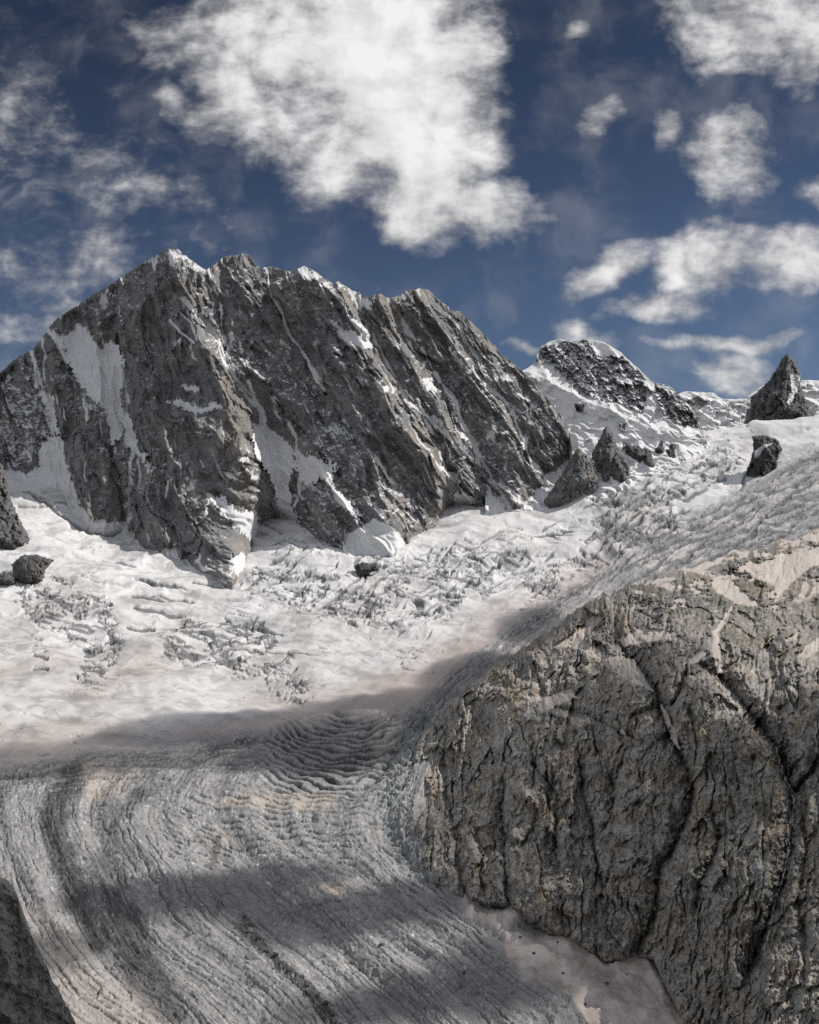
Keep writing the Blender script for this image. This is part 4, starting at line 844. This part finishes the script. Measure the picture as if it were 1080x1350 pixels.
    crk = ridged((s + w2 * .4) / 24, py / 170, 2, 726, .5, 2.1, 3.0); D = D - sst(.50, .8, crk) * 24 * (.35 + .65 * sst(-.15, .2, fbm(px / 60, py / 60, 3, 737)))
    hump, hump2, hid = worley((px + w1) / 60, (py + w1) / 45, 53); D = D + upper * (30 * np.sqrt(np.clip(hump2 - hump, 0, 1)) + (hid - .5) * 20)
    pxm = Y / F; D = D * pxm / 1.7
    # snow tongues on the slabs
    sp = [Z5([(430,175),(470,150),(510,125),(545,88),(568,95),(560,110),(520,150),(575,185),(640,195),(660,225),(690,275),(700,285),(660,262),(620,240),(575,215),(520,175),(470,165)]),
          Z5([(600,150),(660,122),(740,130),(762,160),(720,150),(665,155),(620,172)]), Z5([(702,300),(720,320),(740,370),(752,412),(735,400),(715,350)]),
          Z5([(380,280),(430,285),(460,275),(490,265),(510,290),(470,300),(420,325),(405,320),(420,300)]),
          Z5([(820,10),(870,5),(920,50),(955,75),(880,65),(862,110),(840,135),(850,230),(838,235),(825,170),(830,130),(855,95),(878,60),(830,30)]),
          Z5([(740,215),(790,185),(830,170),(790,205)]), Z5([(1000,145),(1035,128),(1030,150),(1000,155)]), Z5([(1030,190),(1055,160),(1100,130),(1200,100),(1200,140),(1090,170),(1050,195)]),
          Z5([(900,-20),(960,-40),(1040,-60),(1150,-100),(1150,-60),(1060,-20),(1010,20),(985,60),(975,20),(930,5)]), Z5([(655,10),(720,0),(740,5),(690,20)]), Z5([(985,330),(992,330),(990,350),(984,348)]),
          Z5([(605,362),(615,365),(625,378),(612,378)]), Z5([(1045,10),(1060,20),(1040,60),(1030,50)]), Z5([(760,-10),(800,-30),(860,-50),(850,-35),(800,-10)]), Z5([(440,480),(455,500),(450,505)])]
    ed = fbm(px / 8, py / 8, 4, 731) * 7
    snow = np.zeros_like(px); ids = np.zeros(px.shape, int)
    for i, p in enumerate(sp, 1):
        sd = poly_sd(px, py, p, 30) + ed * .45; snow = np.maximum(snow, sst(-.6, 1, sd)); ids[sd > 0] = i
    ps = sst(.26, .38, fbm(px / 26, py / 13, 5, 733, .6) + .32 * sst(880, 700, py) * sst(760, 900, px) - .12 * sst(800, 900, py)) * sst(860, 800, py + (1080 - px) * .1); ps = np.maximum(ps, sst(.0, .12, fbm(px / 30, py / 10, 5, 734, .6) - .16) * sst(50, 20, py - top) * sst(760, 860, px)); snow = np.maximum(snow, ps)
    D = D * 1.0 - 0; D = D * (1 - .55 * snow) + snow * 8
    D = D * (.3 + .7 * sst(0, 14 + 16 * sst(760, 900, px), py - top)) 
    under = sst(-4, 14, py - foot)
    Yd = Y - D + under * 90
    left = sst(552, 524, px); Yd = Yd + left * 160
    Xg, Yg, Zg = backed(px, py, Yd, drop=25, run=30)
    N = normals(*world(px, py, Yd))
    tone = fbm(px / 30, py / 30, 5, 741, .6); t2 = fbm(px / 4, py / 5, 4, 742, .65); brown = sst(.02, .4, fbm(px / 50, py / 36, 4, 743) + .12 * sst(.2, .6, r2)); green = sst(.1, .4, fbm(px / 45, py / 70, 4, 744))
    pale = sst(.12, .45, fbm((px + w1) / 26, py / 60, 4, 745)) * sst(700, 780, py)
    alb = np.broadcast_to(C(.36, .33, .29), px.shape + (3,))
    alb = cmix(alb, C(.33, .26, .19), brown * .7); alb = cmix(alb, C(.20, .205, .165), green * .5 * sst(850, 1000, px)); alb = cmix(alb, C(.38, .375, .37), pale * .6)
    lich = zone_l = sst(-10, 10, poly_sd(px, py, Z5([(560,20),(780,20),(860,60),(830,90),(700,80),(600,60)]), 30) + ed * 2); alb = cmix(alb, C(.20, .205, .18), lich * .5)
    alb = alb * ((1 + tone * .5 + t2 * .8) * (1 - .34 * sst(960, 800, py + (px - 600) * .1))).clip(.3, 2.0)[..., None]  # colour lowered up the slope to offset its sunlit brightness
    alb = cmix(alb, C(.05, .05, .052), dk * .8); alb = cmix(alb, C(.06, .058, .058), np.maximum(sst(.58, .85, crk) * .45, jt * .22))      # gully beds and cracks coloured near black
    alb = cmix(alb, C(.50, .44, .39), snow)
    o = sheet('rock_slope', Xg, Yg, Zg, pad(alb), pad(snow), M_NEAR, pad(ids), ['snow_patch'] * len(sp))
    tag(o, 'broad dark glacier worn rock slope split by black gullies with snow tongues', 'rock slope', 'structure')
    # meltwater threads in the gully beds
    for pts, lab in ((Z5([(975,400),(985,430),(995,470),(1015,510),(1022,545),(1010,590),(1000,640),(1012,600),(1000,690),(990,735),(975,760)]), 'white meltwater stream falling down the right hand black gully'),
                     (Z7([(1015,240),(1005,300),(1000,350),(985,410),(965,470),(955,530),(945,570),(920,610)]), 'lower thread of meltwater at the foot of the right gully')):
        P = []
        for (ax, ay), (bx, by) in zip(pts[:-1], pts[1:]):
            for q_ in np.linspace(0, 1, 14, endpoint=False): P.append((ax + (bx - ax) * q_, ay + (by - ay) * q_))
        P = np.array(P); P[:, 0] += fbm(P[:, 1] / 6, P[:, 1] * 0, 3, 751) * 4
        ix = np.clip(np.round((P[:, 0] - cols[0]) / 1.05).astype(int), 0, len(cols) - 1)
        Yp = []
        for (x, y), c_ in zip(P, ix):
            r_ = int(np.argmin(np.abs(py[:, c_] - y))); Yp.append(Yd[r_, c_])
        Yp = np.array(Yp) - 2.5
        wd = .55 + .45 * np.abs(np.sin(np.arange(len(P)) * 1.3))
        rows = []
        for off in (-1, 0, 1):
            rows.append(np.stack(world(P[:, 0] + off * wd, P[:, 1], Yp - (1.0 if off == 0 else 0)), -1))
        G = np.stack(rows, 1); H, W = G.shape[:2]
        i = np.arange(H * W).reshape(H, W); q = np.stack([i[:-1, :-1], i[1:, :-1], i[1:, 1:], i[:-1, 1:]], -1).reshape(-1, 4)
        s_ = new_mesh('stream', G.reshape(-1, 3), q, np.full((H * W, 3), .62), np.ones(H * W), M_NEAR); tag(s_, lab, 'stream', 'structure')

# ------------------------------------------------------------------ foreground rib, bottom left
def build_foreground():
    cols = np.concatenate([np.arange(-700, -170, 3.0), np.arange(-170, 116, .9)])
    top = crv(cols, [(-170,1090),(-60,1125),(0,1155),(12,1160),(22,1180),(27,1205),(45,1240),(60,1270),(68,1290),(85,1318),(98,1345),(110,1380),(116,1425)]) + fbm(cols / 9, cols * 0, 5, 801, .6) * 10
    nr = 300; v = np.linspace(0, 1, nr)[:, None]
    px = np.broadcast_to(cols[None], (nr, len(cols))).copy(); py = 1440 + (top - 1440) * v
    Y = 560 + (1440 - py) * .55 + (px + 50) * .55
    w = fbm(px / 30, py / 30, 4, 811) * 10
    D = (ridged((px + w - .4 * py) / 50, (py + .5 * px) / 80, 5, 812, .55) - .4) * 20 + fbm(px / 9, py / 9, 5, 813, .55) * 3.5
    D = D * (.3 + .7 * sst(0, 20, py - top)); Yd = Y - D
    X, YY, Z = backed(px, py, Yd, drop=20, run=12)
    tone = fbm(px / 12, py / 12, 5, 821, .6); g = sst(0, .4, fbm(px / 26, py / 26, 4, 822) + .1)
    alb = cmix(np.broadcast_to(C(.30, .285, .26), px.shape + (3,)), C(.19, .185, .15), g * .6) * (1 + tone * .8)[..., None].clip(.4, 1.8)
    o = sheet('rock_slope', X, YY, Z, pad(alb), pad(alb[..., 0] * 0), M_FORE)
    tag(o, 'shaded foreground rock rib cutting the bottom left corner', 'rock slope', 'structure')

# ------------------------------------------------------------------ unseen clouds towards the sun: ice shadows, plus some added to dim sunlight
def build_clouds():
    m = bpy.data.materials.new('cloud'); m.use_nodes = True; t = NT(m.node_tree); t.n.clear()
    vol = t.n.new('ShaderNodeVolumePrincipled'); vol.inputs['Color'].default_value = (.96, .96, .97, 1); vol.inputs['Density'].default_value = 0.0105
    o = t.n.new('ShaderNodeOutputMaterial'); t.l.new(vol.outputs[0], o.inputs['Volume'])
    def ground(px, py):
        Y = float(DG(px, py)); return np.array(world(px, py, Y))
    V, Q = [], []
    # shadow centre (pixel), half sizes in metres along x and y, thickness
    spots = [((60,1003),420,85,.35),((330,965),300,120,.8),((500,945),250,170,.8),((630,885),110,150,1.0),((700,822),70,170,.8),((420,1000),170,75,1.),((200,972),170,35,.6),
             ((230,1180),130,60,.9),((360,1160),90,50,.8),((440,1210),90,60,1.0),((500,1190),90,50,.8),((600,1310),130,45,.9),((745,1270),150,70,.8),((635,1195),60,60,.8),((480,1330),80,35,.7),((330,1200),80,40,.8),  # clouds over the old snow added to even out its light
             ((40,1260),60,60,.6)]
    extra = [((640,1080),1780,120,150,.35),((980,1230),1200,160,120,.25),((30,1300),600,150,170,1.5)]  # added to soften the sun on the slabs and corner rock
    items = [(ground(*c), a, b, th) for c, a, b, th in spots] + [(np.array(world(c[0], c[1], Yd)), a, b, th) for c, Yd, a, b, th in extra]
    for n, (g, a, b, th) in enumerate(items):
        h = 2300 + 60 * n
        c = g + SUN * ((h - g[2]) / SUN[2])
        nu, nv = 40, 20
        u = np.linspace(0, 2 * np.pi, nu, endpoint=False)[None]; vv = np.linspace(0.02, np.pi - .02, nv)[:, None]
        sx, sy, sz = np.sin(vv) * np.cos(u), np.sin(vv) * np.sin(u), np.cos(vv) + 0 * u
        r = 1 + .30 * fbm(sx * 1.8 + n * 7 + sz, sy * 1.8 + sz * .7, 3, 900 + n)
        pts = np.stack([c[0] + sx * r * a * 1.25, c[1] + sy * r * b * 1.25, c[2] + sz * r * 130 * th], -1).reshape(-1, 3)
        i = np.arange(nu * nv).reshape(nv, nu); j = np.roll(i, -1, 1)
        q = np.stack([i[:-1], i[1:], j[1:], j[:-1]], -1).reshape(-1, 4) + n * (nu * nv + 0)
        V.append(pts); Q.append(q)
        caps = [i[0], i[-1][::-1]]
        for cp in caps:
            cp = cp + n * nu * nv
            for k in range(1, nu - 2, 2): Q.append(np.array([[cp[0], cp[k], cp[k + 1], cp[k + 2]]]))
    V = np.concatenate(V); Q = np.concatenate(Q)
    cl = new_mesh('clouds', V, Q, np.full((len(V), 3), .8), np.zeros(len(V)), m)
    tag(cl, 'unseen clouds towards the sun, some added to soften the light on snow and slabs', 'clouds', 'stuff')

import time
_t = time.time()
for fn in (build_wall, build_dome, build_col, build_outcrops, build_glacier, build_boulders, build_slabs, build_foreground, build_clouds):
    fn(); print('BUILT', fn.__name__, round(time.time() - _t, 1))
